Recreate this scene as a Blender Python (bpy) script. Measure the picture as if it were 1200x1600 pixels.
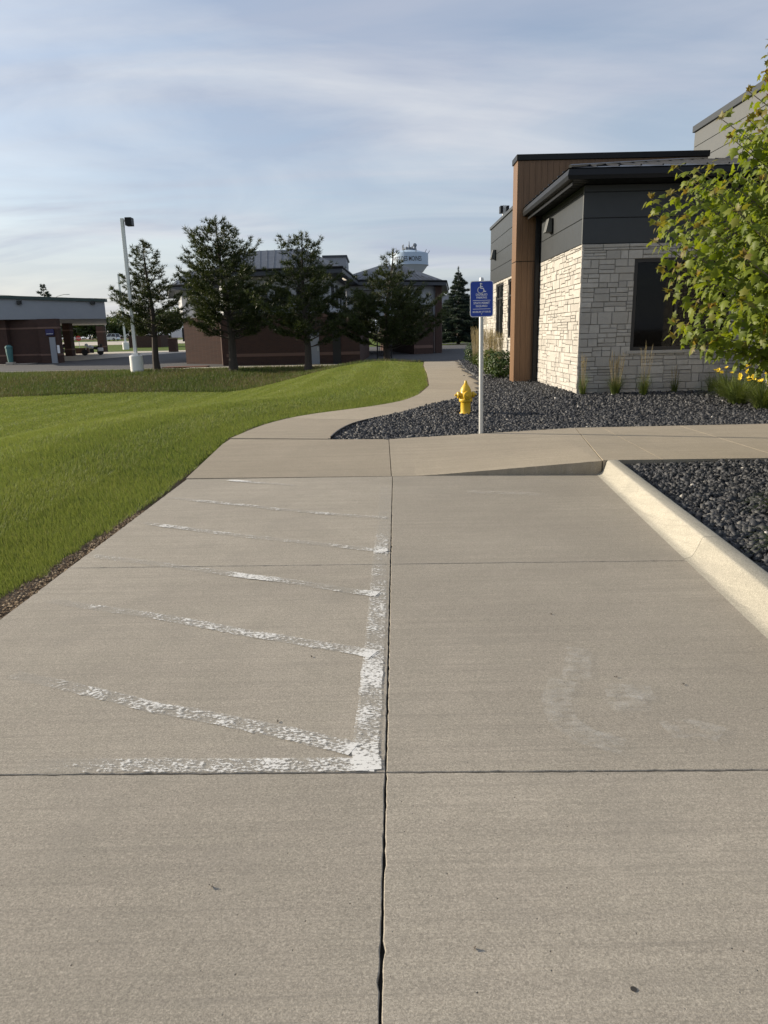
import bpy, bmesh, math, random
import numpy as np
from mathutils import Vector, Matrix
random.seed(7); rng = np.random.default_rng(7)
R = math.radians
for o in list(bpy.data.objects): bpy.data.objects.remove(o)
scene = bpy.context.scene
COL = scene.collection

# ------------------------------------------------------------------ camera
F, HY, ROLL, CZ = 1130.0, 522.0, math.atan(105/4593), 1.5
PITCH = math.atan((800-HY)/F)
cr, sr = math.cos(ROLL), math.sin(ROLL)
RT = Vector((1, 0, 0)); FW = Vector((0, math.cos(PITCH), -math.sin(PITCH))); UP = Vector((0, math.sin(PITCH), math.cos(PITCH)))
cam = bpy.data.cameras.new('camera'); camo = bpy.data.objects.new('camera', cam); COL.objects.link(camo)
cx, cu = RT*cr - UP*sr, RT*sr + UP*cr
camo.matrix_world = Matrix(((cx.x, cu.x, -FW.x, 0), (cx.y, cu.y, -FW.y, 0), (cx.z, cu.z, -FW.z, CZ), (0, 0, 0, 1)))
cam.sensor_fit = 'VERTICAL'; cam.sensor_height = 36; cam.lens = F/1600*36
cam.clip_start = 0.05; cam.clip_end = 6000
scene.camera = camo
scene.render.resolution_x, scene.render.resolution_y = 768, 1024

def ray(x, y):
    u, v = (x-600)/F, -(y-800)/F
    return FW + RT*(u*cr+v*sr) + UP*(-u*sr+v*cr)
def gz(x, y, z=0.0):
    d = ray(x, y); t = (z-CZ)/d.z; return Vector((d.x*t, d.y*t, z))
def gy(x, y, Y):
    d = ray(x, y); t = Y/d.y; return Vector((d.x*t, Y, CZ+d.z*t))
def gx(x, y, X):
    d = ray(x, y); t = X/d.x; return Vector((X, d.y*t, CZ+d.z*t))

# ------------------------------------------------------------------ sun, sky, exposure
SUN_EL, SUNV = R(19), Vector((-0.951, 0.309, 0))
tosun = Vector((SUNV.x*math.cos(SUN_EL), SUNV.y*math.cos(SUN_EL), math.sin(SUN_EL)))
sl = bpy.data.lights.new('sun', 'SUN'); sl.energy = 5.0; sl.angle = R(0.6); sl.color = (1.0, 0.875, 0.69)
so = bpy.data.objects.new('sun', sl); COL.objects.link(so)
so.rotation_euler = (-tosun).to_track_quat('-Z', 'Y').to_euler(); so.location = (-30, 10, 30)
world = bpy.data.worlds.new('World'); scene.world = world; world.use_nodes = True
wn = world.node_tree; wn.nodes.clear()
def WN(t, **k):
    n = wn.nodes.new(t)
    for a, b in k.items(): setattr(n, a, b)
    return n
wl = wn.links.new
sky = WN('ShaderNodeTexSky', sky_type='NISHITA', sun_disc=False)
sky.sun_elevation = SUN_EL; sky.sun_rotation = math.atan2(SUNV.x, SUNV.y)
sky.air_density = 1.0; sky.dust_density = 2.2; sky.ozone_density = 1.5; sky.altitude = 250
tc = WN('ShaderNodeTexCoord'); sp = WN('ShaderNodeSeparateXYZ'); wl(tc.outputs['Generated'], sp.inputs[0])
def WM(op, a, b=None):
    n = WN('ShaderNodeMath', operation=op)
    for i, v in enumerate((a, b)):
        if v is None: continue
        if isinstance(v, (int, float)): n.inputs[i].default_value = v
        else: wl(v, n.inputs[i])
    return n.outputs[0]
zz = WM('ADD', WM('MAXIMUM', sp.outputs[2], 0.0), 0.16)
cb = WN('ShaderNodeCombineXYZ'); wl(WM('DIVIDE', sp.outputs[0], zz), cb.inputs[0]); wl(WM('DIVIDE', sp.outputs[1], zz), cb.inputs[1])
mp = WN('ShaderNodeMapping'); mp.inputs['Rotation'].default_value = (0, 0, R(28)); mp.inputs['Scale'].default_value = (0.55, 1.5, 1); wl(cb.outputs[0], mp.inputs[0])
n1 = WN('ShaderNodeTexNoise'); n1.inputs['Scale'].default_value = 1.15; n1.inputs['Detail'].default_value = 9; n1.inputs['Roughness'].default_value = 0.52; n1.inputs['Distortion'].default_value = 0.7
wl(mp.outputs[0], n1.inputs['Vector'])
cr1 = WN('ShaderNodeValToRGB'); cr1.color_ramp.elements[0].position = 0.40; cr1.color_ramp.elements[1].position = 0.63
cr1.color_ramp.elements[0].color = (.46, .46, .46, 1); cr1.color_ramp.elements[1].color = (1, 1, 1, 1)
wl(n1.outputs[0], cr1.inputs[0])
# thin cirrus: a veil of fixed pale cloud colours, thicker towards the horizon
bw = WN('ShaderNodeRGBToBW'); wl(sky.outputs[0], bw.inputs[0])
veil = WN('ShaderNodeMix', data_type='RGBA'); veil.blend_type = 'MIX'; veil.inputs[0].default_value = 0.9
wl(sky.outputs[0], veil.inputs[6]); n2 = WN('ShaderNodeTexNoise'); n2.inputs['Scale'].default_value = 0.8; n2.inputs['Detail'].default_value = 8; n2.inputs['Roughness'].default_value = .55; n2.inputs['Distortion'].default_value = .9
mp2 = WN('ShaderNodeMapping'); mp2.inputs['Rotation'].default_value = (0, 0, R(15)); mp2.inputs['Scale'].default_value = (0.8, 1.7, 1); mp2.inputs['Location'].default_value = (3.1, 1.7, 0); wl(cb.outputs[0], mp2.inputs[0]); wl(mp2.outputs[0], n2.inputs['Vector'])
cr2 = WN('ShaderNodeValToRGB'); cr2.color_ramp.elements[0].position = .38; cr2.color_ramp.elements[1].position = .64; cr2.color_ramp.elements[0].color = (2.75/5, 3.05/5, 3.75/5, 1); cr2.color_ramp.elements[1].color = (4.1/5, 4.25/5, 4.55/5, 1); wl(n2.outputs[0], cr2.inputs[0])
vm = WN('ShaderNodeVectorMath', operation='SCALE'); vm.inputs['Scale'].default_value = 5.0; wl(cr2.outputs[0], vm.inputs[0]); wl(vm.outputs[0], veil.inputs[7])
mx = WN('ShaderNodeMix', data_type='RGBA'); hz = WM('MULTIPLY', WM('MAXIMUM', WM('SUBTRACT', 1.0, WM('MULTIPLY', sp.outputs[2], 3.2)), 0.0), 0.92); wl(WM('MAXIMUM', cr1.outputs[0], hz), mx.inputs[0]); wl(sky.outputs[0], mx.inputs[6]); wl(veil.outputs[2], mx.inputs[7])
bg = WN('ShaderNodeBackground'); bg.inputs[1].default_value = 0.115; wl(mx.outputs[2], bg.inputs[0])
wo = WN('ShaderNodeOutputWorld'); wl(bg.outputs[0], wo.inputs[0])
vs = scene.view_settings; vs.view_transform = 'Standard'; vs.look = 'None'; vs.gamma = 1; vs.exposure = 0.58; vs.use_curve_mapping = False

# ------------------------------------------------------------------ helpers
def tag(o, label=None, cat=None, group=None, kind=None):
    if label: o['label'] = label
    if cat: o['category'] = cat
    if group: o['group'] = group
    if kind: o['kind'] = kind
    return o
def empty(name, loc=(0, 0, 0), rz=0, label=None, cat=None, group=None, parent=None, kind=None):
    o = bpy.data.objects.new(name, None); COL.objects.link(o); o.location = loc; o.rotation_euler = (0, 0, rz)
    o.empty_display_size = 0.1
    if parent: o.parent = parent
    return tag(o, label, cat, group, kind)
def copy_tree(o, parent=None):
    c = o.copy(); COL.objects.link(c)
    if parent: c.parent = parent
    for ch in list(o.children): copy_tree(ch, c)
    return c
def link(name, me, mat=None, parent=None, smooth=False):
    if mat is not None: me.materials.append(mat)
    if smooth: me.polygons.foreach_set('use_smooth', [True]*len(me.polygons))
    o = bpy.data.objects.new(name, me); COL.objects.link(o)
    if parent: o.parent = parent
    return o
class MB:
    def __init__(s): s.v = []; s.f = []
    def add(s, vs, fs):
        b = len(s.v); s.v += [tuple(p) for p in vs]; s.f += [tuple(b+i for i in f) for f in fs]; return s
    def box(s, x0, x1, y0, y1, z0, z1):
        return s.add([(x0,y0,z0),(x1,y0,z0),(x1,y1,z0),(x0,y1,z0),(x0,y0,z1),(x1,y0,z1),(x1,y1,z1),(x0,y1,z1)],
                     [(0,3,2,1),(4,5,6,7),(0,1,5,4),(1,2,6,5),(2,3,7,6),(3,0,4,7)])
    def prism(s, poly, z0, z1):
        n = len(poly); 
        return s.add([(x,y,z0) for x,y in poly]+[(x,y,z1) for x,y in poly],
                     [tuple(range(n))[::-1], tuple(range(n,2*n))]+[(i,(i+1)%n,n+(i+1)%n,n+i) for i in range(n)])
    def lathe(s, prof, seg=24, c=(0,0,0), axis='z'):
        vs=[]; fs=[]; n=len(prof)
        for k in range(seg):
            a=2*math.pi*k/seg
            for r,z in prof:
                p=(r*math.cos(a), r*math.sin(a), z)
                if axis=='x': p=(p[2],p[0],p[1])
                if axis=='y': p=(p[0],p[2],p[1])
                vs.append((p[0]+c[0],p[1]+c[1],p[2]+c[2]))
        for k in range(seg):
            k2=(k+1)%seg
            for i in range(n-1): fs.append((k*n+i,k2*n+i,k2*n+i+1,k*n+i+1))
        if prof[0][0]>1e-6: fs.append(tuple(k*n for k in range(seg))[::-1])
        if prof[-1][0]>1e-6: fs.append(tuple(k*n+n-1 for k in range(seg)))
        return s.add(vs,fs)
    def tube(s, pts, rad, seg=8):
        pts=[Vector(p) for p in pts]; n=len(pts)
        if not isinstance(rad,(list,tuple)): rad=[rad]*n
        vs=[]; fs=[]; u=None
        for i,p in enumerate(pts):
            t=(pts[min(i+1,n-1)]-pts[max(i-1,0)]).normalized()
            if u is None: u=t.orthogonal().normalized()
            u=(u-t*u.dot(t)).normalized(); w=t.cross(u)
            for k in range(seg):
                a=2*math.pi*k/seg; vs.append(p+(u*math.cos(a)+w*math.sin(a))*rad[i])
        for i in range(n-1):
            for k in range(seg): fs.append((i*seg+k,i*seg+(k+1)%seg,(i+1)*seg+(k+1)%seg,(i+1)*seg+k))
        fs.append(tuple(range(seg))[::-1]); fs.append(tuple((n-1)*seg+k for k in range(seg)))
        return s.add(vs,fs)
    def build(s, name, mat=None, parent=None, smooth=False, bevel=0, seg=2):
        me=bpy.data.meshes.new(name); me.from_pydata(s.v,[],s.f); me.update()
        if bevel:
            bm=bmesh.new(); bm.from_mesh(me)
            es=[e for e in bm.edges if len(e.link_faces)==2 and e.calc_face_angle(0)>0.5]
            bmesh.ops.bevel(bm,geom=es,offset=bevel,segments=seg,affect='EDGES',profile=0.5,clamp_overlap=True)
            bm.to_mesh(me); bm.free()
        o=link(name,me,mat,parent)
        if smooth:
            me.polygons.foreach_set('use_smooth',[True]*len(me.polygons)); me.set_sharp_from_angle(angle=R(35))
        return o
def tri_mesh(name, V, T, mat, parent=None, attr=None, mats=None):
    """V (n,3) float, T (m,3) int, fast"""
    me=bpy.data.meshes.new(name); V=np.asarray(V,np.float32); T=np.asarray(T,np.int32)
    me.vertices.add(len(V)); me.vertices.foreach_set('co',V.ravel())
    me.loops.add(T.size); me.loops.foreach_set('vertex_index',T.ravel())
    me.polygons.add(len(T)); me.polygons.foreach_set('loop_start',np.arange(0,T.size,3,dtype=np.int32))
    if attr is not None:
        for k,a in attr.items():
            at=me.attributes.new(k,'FLOAT','POINT'); at.data.foreach_set('value',np.asarray(a,np.float32))
    me.update(calc_edges=True)
    return link(name,me,mat,parent)

# ------------------------------------------------------------------ materials
class NT:
    def __init__(s,name):
        s.m=bpy.data.materials.new(name); s.m.use_nodes=True; s.t=s.m.node_tree; s.t.nodes.clear()
        s.out=s.n('ShaderNodeOutputMaterial')
    def n(s,t,**k):
        n=s.t.nodes.new(t)
        for a,b in k.items(): setattr(n,a,b)
        return n
    def l(s,a,b): s.t.links.new(a,b)
    def set(s,n,i,v):
        if v is None: return
        if hasattr(v,'is_linked') or isinstance(v,bpy.types.NodeSocket): s.l(v,n.inputs[i])
        else:
            if isinstance(v,tuple) and len(v)==3 and n.inputs[i].type=='RGBA': v=v+(1,)
            n.inputs[i].default_value=v
    def pos(s): return s.n('ShaderNodeNewGeometry').outputs['Position']
    def island(s): return s.n('ShaderNodeNewGeometry').outputs['Random Per Island']
    def objr(s): return s.n('ShaderNodeObjectInfo').outputs['Random']
    def mapv(s,v,scale=(1,1,1),rot=(0,0,0),loc=(0,0,0)):
        m=s.n('ShaderNodeMapping'); s.l(v,m.inputs[0]); m.inputs['Scale'].default_value=scale; m.inputs['Rotation'].default_value=rot; m.inputs['Location'].default_value=loc; return m.outputs[0]
    def noise(s,v,scale,detail=4,rough=.55,dist=0):
        n=s.n('ShaderNodeTexNoise'); s.l(v,n.inputs['Vector']); n.inputs['Scale'].default_value=scale; n.inputs['Detail'].default_value=detail; n.inputs['Roughness'].default_value=rough; n.inputs['Distortion'].default_value=dist; return n.outputs[0]
    def vor(s,v,scale,out='Distance',feat='F1'):
        n=s.n('ShaderNodeTexVoronoi',feature=feat); s.l(v,n.inputs['Vector']); n.inputs['Scale'].default_value=scale; return n.outputs[out]
    def ramp(s,f,stops):
        n=s.n('ShaderNodeValToRGB'); e=n.color_ramp.elements
        while len(e)<len(stops): e.new(0.5)
        for i,(p,c) in enumerate(stops):
            e[i].position=p; e[i].color=(c,c,c,1) if isinstance(c,(int,float)) else tuple(c)+(1,)
        s.l(f,n.inputs[0]); return n.outputs[0]
    def math(s,op,a,b=None,c=None,clamp=False):
        n=s.n('ShaderNodeMath',operation=op); n.use_clamp=clamp
        for i,v in enumerate((a,b,c)): s.set(n,i,v)
        return n.outputs[0]
    def mix(s,f,a,b,mode='MIX'):
        n=s.n('ShaderNodeMix',data_type='RGBA'); n.blend_type=mode
        s.set(n,0,f); s.set(n,6,a); s.set(n,7,b); return n.outputs[2]
    def bump(s,h,strength=.3,dist=.01,normal=None):
        n=s.n('ShaderNodeBump'); n.inputs['Strength'].default_value=strength; n.inputs['Distance'].default_value=dist; s.l(h,n.inputs['Height'])
        if normal is not None: s.l(normal,n.inputs['Normal'])
        return n.outputs[0]
    def bsdf(s,color,rough=.7,metal=0,spec=.5,normal=None,**k):
        n=s.n('ShaderNodeBsdfPrincipled'); s.set(n,'Base Color',color); s.set(n,'Roughness',rough); s.set(n,'Metallic',metal); s.set(n,'Specular IOR Level',spec)
        if normal is not None: s.l(normal,n.inputs['Normal'])
        for a,b in k.items(): s.set(n,a,b)
        return n.outputs[0]
    def end(s,sh): s.l(sh,s.out.inputs[0]); return s.m
def simple(name,c,rough=.6,metal=0,var=.15,scale=8,bump=0,bscale=60,spec=.5):
    s=NT(name); p=s.pos(); f=s.noise(p,scale,5,.6)
    lo=tuple(x*(1-var) for x in c); hi=tuple(min(1,x*(1+var)) for x in c)
    col=s.mix(f,lo,hi); nm=s.bump(s.noise(p,bscale,4),bump,.004) if bump else None
    rg=s.math('ADD',s.math('MULTIPLY',s.noise(p,scale*2.3,3),.2),rough-.1)
    return s.end(s.bsdf(col,rg,metal,spec,nm))
def concrete(name,c,broom=(1.2,110,1),broom_amt=.5,grain=1.0,stain=.18):
    s=NT(name); p=s.pos()
    big=s.noise(p,.55,5,.6,.3); mid=s.noise(p,4.5,5,.62); fine=s.noise(p,120,4,.8); grit=s.vor(p,210)
    st=s.noise(s.mapv(p,broom),1,4,.65)
    st2=s.noise(s.mapv(p,(broom[0]*.35,broom[1]*.16,1)),1,3,.6)
    lo=tuple(x*(1-stain) for x in c); hi=tuple(x*(1+stain) for x in c)
    col=s.mix(s.ramp(big,[(.3,0.),(.7,1.)]),lo,hi)
    col=s.mix(s.ramp(mid,[(.35,.0),(.75,.55)]),col,(c[0]*.86,c[1]*.88,c[2]*.86))
    col=s.mix(s.math('MULTIPLY',s.ramp(st2,[(.4,0.),(.7,1.)]),.34),col,(c[0]*.72,c[1]*.72,c[2]*.73))
    col=s.mix(s.math('MULTIPLY',s.ramp(fine,[(.36,1.),(.5,0.)]),.4*grain),col,(c[0]*.5,c[1]*.5,c[2]*.5))
    col=s.mix(s.math('MULTIPLY',s.ramp(fine,[(.52,0.),(.66,1.)]),.3*grain),col,tuple(min(1,x*1.6) for x in c))
    g1=s.vor(p,235,'Color'); g2=s.vor(p,95,'Color'); g3=s.vor(p,520,'Color')
    for gg,am in ((g1,.17),(g2,.05),(g3,.2)):
        sx=s.n('ShaderNodeSeparateColor'); s.l(gg,sx.inputs[0]); f=s.math('MULTIPLY',s.math('SUBTRACT',sx.outputs[0],.5),am*grain*2); f=s.math('ADD',f,1.0)
        cbn=s.n('ShaderNodeCombineColor'); [s.l(f,cbn.inputs[i]) for i in range(3)]; col=s.mix(1.0,col,cbn.outputs[0],'MULTIPLY')
    tone=s.math('ADD',s.math('MULTIPLY',s.objr(),.15),.925); cbt=s.n('ShaderNodeCombineColor'); [s.l(tone,cbt.inputs[i]) for i in range(3)]; col=s.mix(1.0,col,cbt.outputs[0],'MULTIPLY')
    st3=s.noise(s.mapv(p,(broom[0]*.7,broom[1]*.5,1)),1,3,.7); col=s.mix(s.math('MULTIPLY',s.ramp(st3,[(.5,0.),(.68,1.)]),.34),col,(c[0]*.62,c[1]*.63,c[2]*.64))
    bl=s.noise(p,1.7,4,.7,.6); col=s.mix(s.math('MULTIPLY',s.ramp(bl,[(.54,0.),(.7,1.)]),.3),col,(c[0]*.72,c[1]*.74,c[2]*.76))
    # pits: sparse small holes
    pv=s.vor(p,26); pm=s.ramp(s.noise(p,11,2),[(.5,0.),(.6,1.)])
    pit=s.math('MULTIPLY',s.ramp(pv,[(.045,1.),(.085,0.)]),pm)
    col=s.mix(s.math('MULTIPLY',pit,.75),col,(c[0]*.22,c[1]*.21,c[2]*.2))
    h=s.math('ADD',s.math('MULTIPLY',st,broom_amt),s.math('MULTIPLY',fine,.3))
    h=s.math('ADD',h,s.math('MULTIPLY',mid,.5)); h=s.math('SUBTRACT',h,s.math('MULTIPLY',pit,1.6))
    return s.end(s.bsdf(col,.88,0,.25,s.bump(h,.7,.004)))
M={}
M['lot']=concrete('lot_concrete',(.302,.274,.230))
M['walk']=concrete('walk_concrete',(.33,.286,.222),(1.0,70,1),.35,.8,.1)
M['curb']=concrete('curb_concrete',(.32,.302,.256),(70,2,1),.45,.9,.12)
M['joint']=simple('joint_filler',(.025,.024,.022),.9,0,.3,30)
def paint():
    s=NT('worn_paint'); p=s.pos(); at=s.n('ShaderNodeAttribute'); at.attribute_name='wear'; w=at.outputs['Fac']
    a=s.noise(s.mapv(p,(1,1.5,1)),58,5,.75); b=s.noise(p,7,3,.6); c=s.noise(s.mapv(p,(25,160,1)),1,3,.6)
    n=s.math('ADD',s.math('MULTIPLY',a,.75),s.math('ADD',s.math('MULTIPLY',b,.3),s.math('MULTIPLY',c,.12)))
    k=s.math('SUBTRACT',n,s.math('ADD',s.math('MULTIPLY',w,.30),.475))
    al=s.math('MULTIPLY',s.math('MULTIPLY',k,13,clamp=True),.93)
    film=s.math('MULTIPLY',s.math('SUBTRACT',1.0,w,clamp=True),.26)
    al2=s.math('MAXIMUM',al,film)
    col=s.mix(al,(.42,.42,.40),s.mix(b,(.62,.62,.60),(.74,.74,.72)))
    sh=s.n('ShaderNodeMixShader'); s.l(al2,sh.inputs[0]); s.l(s.n('ShaderNodeBsdfTransparent').outputs[0],sh.inputs[1])
    s.l(s.bsdf(col,.8,0,.2),sh.inputs[2]); return s.end(sh.outputs[0])
M['paint']=paint()
def ghost():
    s=NT('paint_ghost'); p=s.pos(); n=s.noise(s.mapv(p,(1,1.2,1)),11,5,.75); f=s.noise(p,120,3,.7); at=s.n('ShaderNodeAttribute'); at.attribute_name='wear'; ed=s.math('MULTIPLY',s.math('SUBTRACT',.14,at.outputs['Fac']),9,clamp=True)
    al=s.math('MULTIPLY',s.ramp(n,[(.4,0.),(.65,1.)]),.22); al=s.math('MULTIPLY',s.math('MULTIPLY',al,ed),s.ramp(f,[(.3,.3),(.6,1.)])); sh=s.n('ShaderNodeMixShader'); s.l(al,sh.inputs[0]); s.l(s.n('ShaderNodeBsdfTransparent').outputs[0],sh.inputs[1]); s.l(s.bsdf((.62,.63,.62),.8),sh.inputs[2]); return s.end(sh.outputs[0])
M['ghost']=ghost()
def ground_mat():
    s=NT('turf_soil'); p=s.pos(); at=s.n('ShaderNodeAttribute'); at.attribute_name='soil'; w=at.outputs['Fac']
    a=s.noise(p,.35,5,.6); b=s.noise(p,9,5,.7); c=s.noise(p,60,4,.7)
    g=s.mix(b,(.05,.08,.012),(.10,.14,.025)); g=s.mix(s.ramp(a,[(.4,0.),(.7,.5)]),g,(.09,.12,.03))
    d=s.mix(c,(.07,.052,.036),(.19,.145,.10))
    ff=s.math('ADD',w,s.math('MULTIPLY',s.math('SUBTRACT',b,.5),.8),clamp=True)
    col=s.mix(s.ramp(ff,[(.35,0.),(.6,1.)]),g,d)
    return s.end(s.bsdf(col,.95,0,.1,s.bump(c,.8,.02)))
M['ground']=ground_mat()
def grass_mat(name,lo,hi,dead,deadamt=.08,trans=.35):
    s=NT(name); p=s.pos(); r=s.island(); a=s.noise(p,.5,4,.6); b=s.noise(p,3.5,4,.6)
    col=s.mix(s.ramp(s.math('ADD',s.math('MULTIPLY',r,.5),s.math('MULTIPLY',b,.5)),[(.25,0.),(.75,1.)]),lo,hi)
    col=s.mix(s.ramp(a,[(.42,0.),(.7,.45)]),col,(hi[0]*1.25,hi[1]*1.05,hi[2]*1.1))
    at=s.n('ShaderNodeAttribute'); at.attribute_name='dead'
    df=s.math('ADD',at.outputs['Fac'],deadamt); dm=s.math('LESS_THAN',s.math('FRACT',s.math('MULTIPLY',r,37.3)),df)
    col=s.mix(dm,col,dead)
    d=s.bsdf(col,.6,0,.25); t=s.n('ShaderNodeBsdfTranslucent'); s.l(s.mix(.5,col,(hi[0]*1.5,hi[1]*1.35,hi[2])),t.inputs[0])
    m=s.n('ShaderNodeMixShader'); m.inputs[0].default_value=trans; s.l(d,m.inputs[1]); s.l(t.outputs[0],m.inputs[2]); return s.end(m.outputs[0])
M['grass']=grass_mat('lawn_blades',(.072,.118,.022),(.205,.262,.058),(.26,.22,.10),.04)
M['rough_grass']=grass_mat('rough_blades',(.035,.07,.014),(.085,.125,.03),(.15,.11,.06),.16)
def gravel_mat():
    s=NT('black_gravel'); r=s.island(); p=s.pos(); n=s.noise(p,55,4,.7)
    col=s.ramp(r,[(0,(.018,.019,.022)),(.45,(.036,.038,.043)),(.85,(.066,.068,.072)),(.985,(.10,.10,.10)),(.992,(.22,.21,.19)),(.9975,(.62,.60,.56))])
    col=s.mix(n,(.6,.6,.6),col,'MIX'); 
    col2=s.mix(s.ramp(n,[(.3,0.),(.7,1.)]),s.mix(1.0,s.ramp(r,[(0,(.018,.019,.022)),(.45,(.034,.036,.041)),(.85,(.062,.064,.069)),(.99,(.095,.095,.095)),(.996,(.2,.19,.17)),(.9997,(.5,.48,.45))]),(.65,.65,.65),'MULTIPLY'),s.ramp(r,[(0,(.024,.025,.029)),(.45,(.042,.044,.05)),(.85,(.076,.078,.083)),(.99,(.11,.11,.11)),(.996,(.24,.23,.21)),(.9997,(.55,.53,.5))]))
    return s.end(s.bsdf(col2,.62,0,.4,s.bump(n,.4,.004)))
M['gravel']=gravel_mat()
M['gravelbase']=simple('gravel_dust',(.02,.021,.023),.9,0,.4,40,.6,80)
M['edging']=simple('black_edging',(.02,.02,.02),.5)
def stone_mat(name,c):
    s=NT(name); p=s.pos(); r=s.objr(); i=s.island(); a=s.noise(p,9,6,.7); b=s.noise(p,45,5,.7)
    rr=s.math('FRACT',s.math('ADD',r,i))
    col=s.mix(rr,tuple(x*.82 for x in c),tuple(min(.9,x*1.12) for x in c))
    col=s.mix(s.math('MULTIPLY',s.ramp(a,[(.4,0.),(.75,1.)]),.45),col,(c[0]*.72,c[1]*.72,c[2]*.74))
    return s.end(s.bsdf(col,.85,0,.25,s.bump(s.math('ADD',a,s.math('MULTIPLY',b,.4)),.9,.022)))
M['stone']=stone_mat('ledge_stone',(.45,.43,.395))
M['mortar']=simple('stone_joint',(.2,.19,.17),.95,0,.2,20)
def wood_mat():
    s=NT('wood_plank'); p=s.pos(); r=s.objr(); a=s.noise(s.mapv(p,(30,30,1.2)),1,5,.65,.4); b=s.noise(p,2,3)
    col=s.mix(s.ramp(a,[(.3,0.),(.7,1.)]),(.125,.07,.037),(.21,.122,.067)); col=s.mix(s.math('MULTIPLY',r,.35),col,(.135,.078,.044))
    return s.end(s.bsdf(col,.5,0,.35,s.bump(a,.25,.003)))
M['wood']=wood_mat()
M['panel']=simple('charcoal_panel',(.042,.047,.052),.45,0,.1,3,.05,90,.3)
M['greypanel']=simple('grey_panel',(.095,.10,.10),.5,0,.08,3)
M['blackmetal']=simple('black_metal',(.009,.010,.012),.45,0,.15,5,0,60,.25)
M['roofmetal']=simple('dark_roof_metal',(.05,.052,.058),.33,.5,.12,2)
M['darkroof']=simple('slate_roof_metal',(.045,.052,.066),.45,.2,.15,1)
M['frame']=simple('black_frame',(.012,.012,.013),.45,0,.1,10)
M['galv']=simple('galvanised_steel',(.55,.56,.56),.42,.55,.12,25,.1,150)
M['white']=simple('white_paint',(.74,.74,.72),.5,0,.07,4)
M['lightgrey']=simple('light_render',(.42,.44,.47),.8,0,.06,2)
M['fascia']=simple('grey_fascia',(.27,.29,.32),.7,0,.07,1.5)
M['greentrim']=simple('dark_green_trim',(.03,.055,.05),.5)
M['band']=simple('pale_stone_band',(.16,.095,.073),.85,0,.12,3)
M['concrete_far']=simple('far_concrete',(.42,.38,.32),.9,0,.12,.8)
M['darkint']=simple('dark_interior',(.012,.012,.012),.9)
M['blind']=simple('roller_blind',(.10,.10,.10),.9)
M['red']=simple('red_sign',(.5,.03,.02),.5)
M['mulch']=simple('red_mulch',(.12,.035,.02),.95,0,.4,12,.7,40)
M['rubber']=simple('black_rubber',(.018,.018,.018),.75)
M['carwhite']=simple('white_car_paint',(.72,.72,.72),.22,0,.03,2)
M['carsilver']=simple('silver_car_paint',(.55,.58,.62),.25,.5,.04,2)
M['purple']=simple('purple_sign',(.02,.018,.10),.5)
M['teal']=simple('teal_paint',(.05,.16,.16),.5)
M['yellow']=simple('hydrant_yellow',(.62,.40,.022),.38,0,.13,14,.12,40)
M['towerblue']=simple('pale_blue_paint',(.36,.47,.60),.55,0,.05,.05)
M['towerdark']=simple('antenna_grey',(.16,.19,.22),.6)
M['lettering']=simple('dark_lettering',(.03,.035,.045),.6)
M['signblue']=simple('sign_blue',(.008,.045,.34),.42,0,.06,12)
M['signwhite']=simple('sign_white',(.80,.81,.84),.4,0,.03,20)
def brick_mat(name,c1,c2):
    s=NT(name); p=s.pos(); b=s.n('ShaderNodeTexBrick'); sx=s.n('ShaderNodeSeparateXYZ'); s.l(p,sx.inputs[0])
    cb=s.n('ShaderNodeCombineXYZ'); s.l(s.math('ADD',sx.outputs[0],sx.outputs[1]),cb.inputs[0]); s.l(sx.outputs[2],cb.inputs[1]); s.l(cb.outputs[0],b.inputs['Vector'])
    b.inputs['Color1'].default_value=c1+(1,); b.inputs['Color2'].default_value=c2+(1,); b.inputs['Mortar'].default_value=(.078,.062,.054,1); b.inputs['Scale'].default_value=1
    b.inputs['Mortar Size'].default_value=.008; b.inputs['Brick Width'].default_value=.22; b.inputs['Row Height'].default_value=.075
    col=s.mix(s.math('MULTIPLY',s.noise(p,1.2,4),.35),b.outputs[0],(.07,.045,.038)); return s.end(s.bsdf(col,.9,0,.2))
M['brick']=brick_mat('red_brick',(.075,.039,.030),(.053,.03,.026))
def glass_mat(name,tint,tr=.35):
    s=NT(name); t=s.n('ShaderNodeBsdfTransparent'); t.inputs[0].default_value=tint+(1,); g=s.bsdf((.006,.007,.007),.04,0,.3)
    m=s.n('ShaderNodeMixShader'); m.inputs[0].default_value=1-tr; s.l(t.outputs[0],m.inputs[1]); s.l(g,m.inputs[2]); return s.end(m.outputs[0])
M['glass']=glass_mat('tinted_glass',(.6,.62,.62),.45)
M['carglass']=simple('car_glass',(.012,.014,.016),.06)
def asphalt():
    s=NT('asphalt'); p=s.pos(); a=s.noise(p,.25,5,.6); b=s.noise(p,30,3); st=s.noise(s.mapv(p,(.05,.8,1)),1,4)
    col=s.mix(a,(.042,.043,.047),(.075,.075,.078)); col=s.mix(s.math('MULTIPLY',s.ramp(st,[(.5,0.),(.6,1.)]),.25),col,(.11,.11,.11)); col=s.mix(s.math('MULTIPLY',b,.3),col,(.10,.10,.10))
    return s.end(s.bsdf(col,.9,0,.3,s.bump(b,.3,.01)))
M['asphalt']=asphalt()
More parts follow.
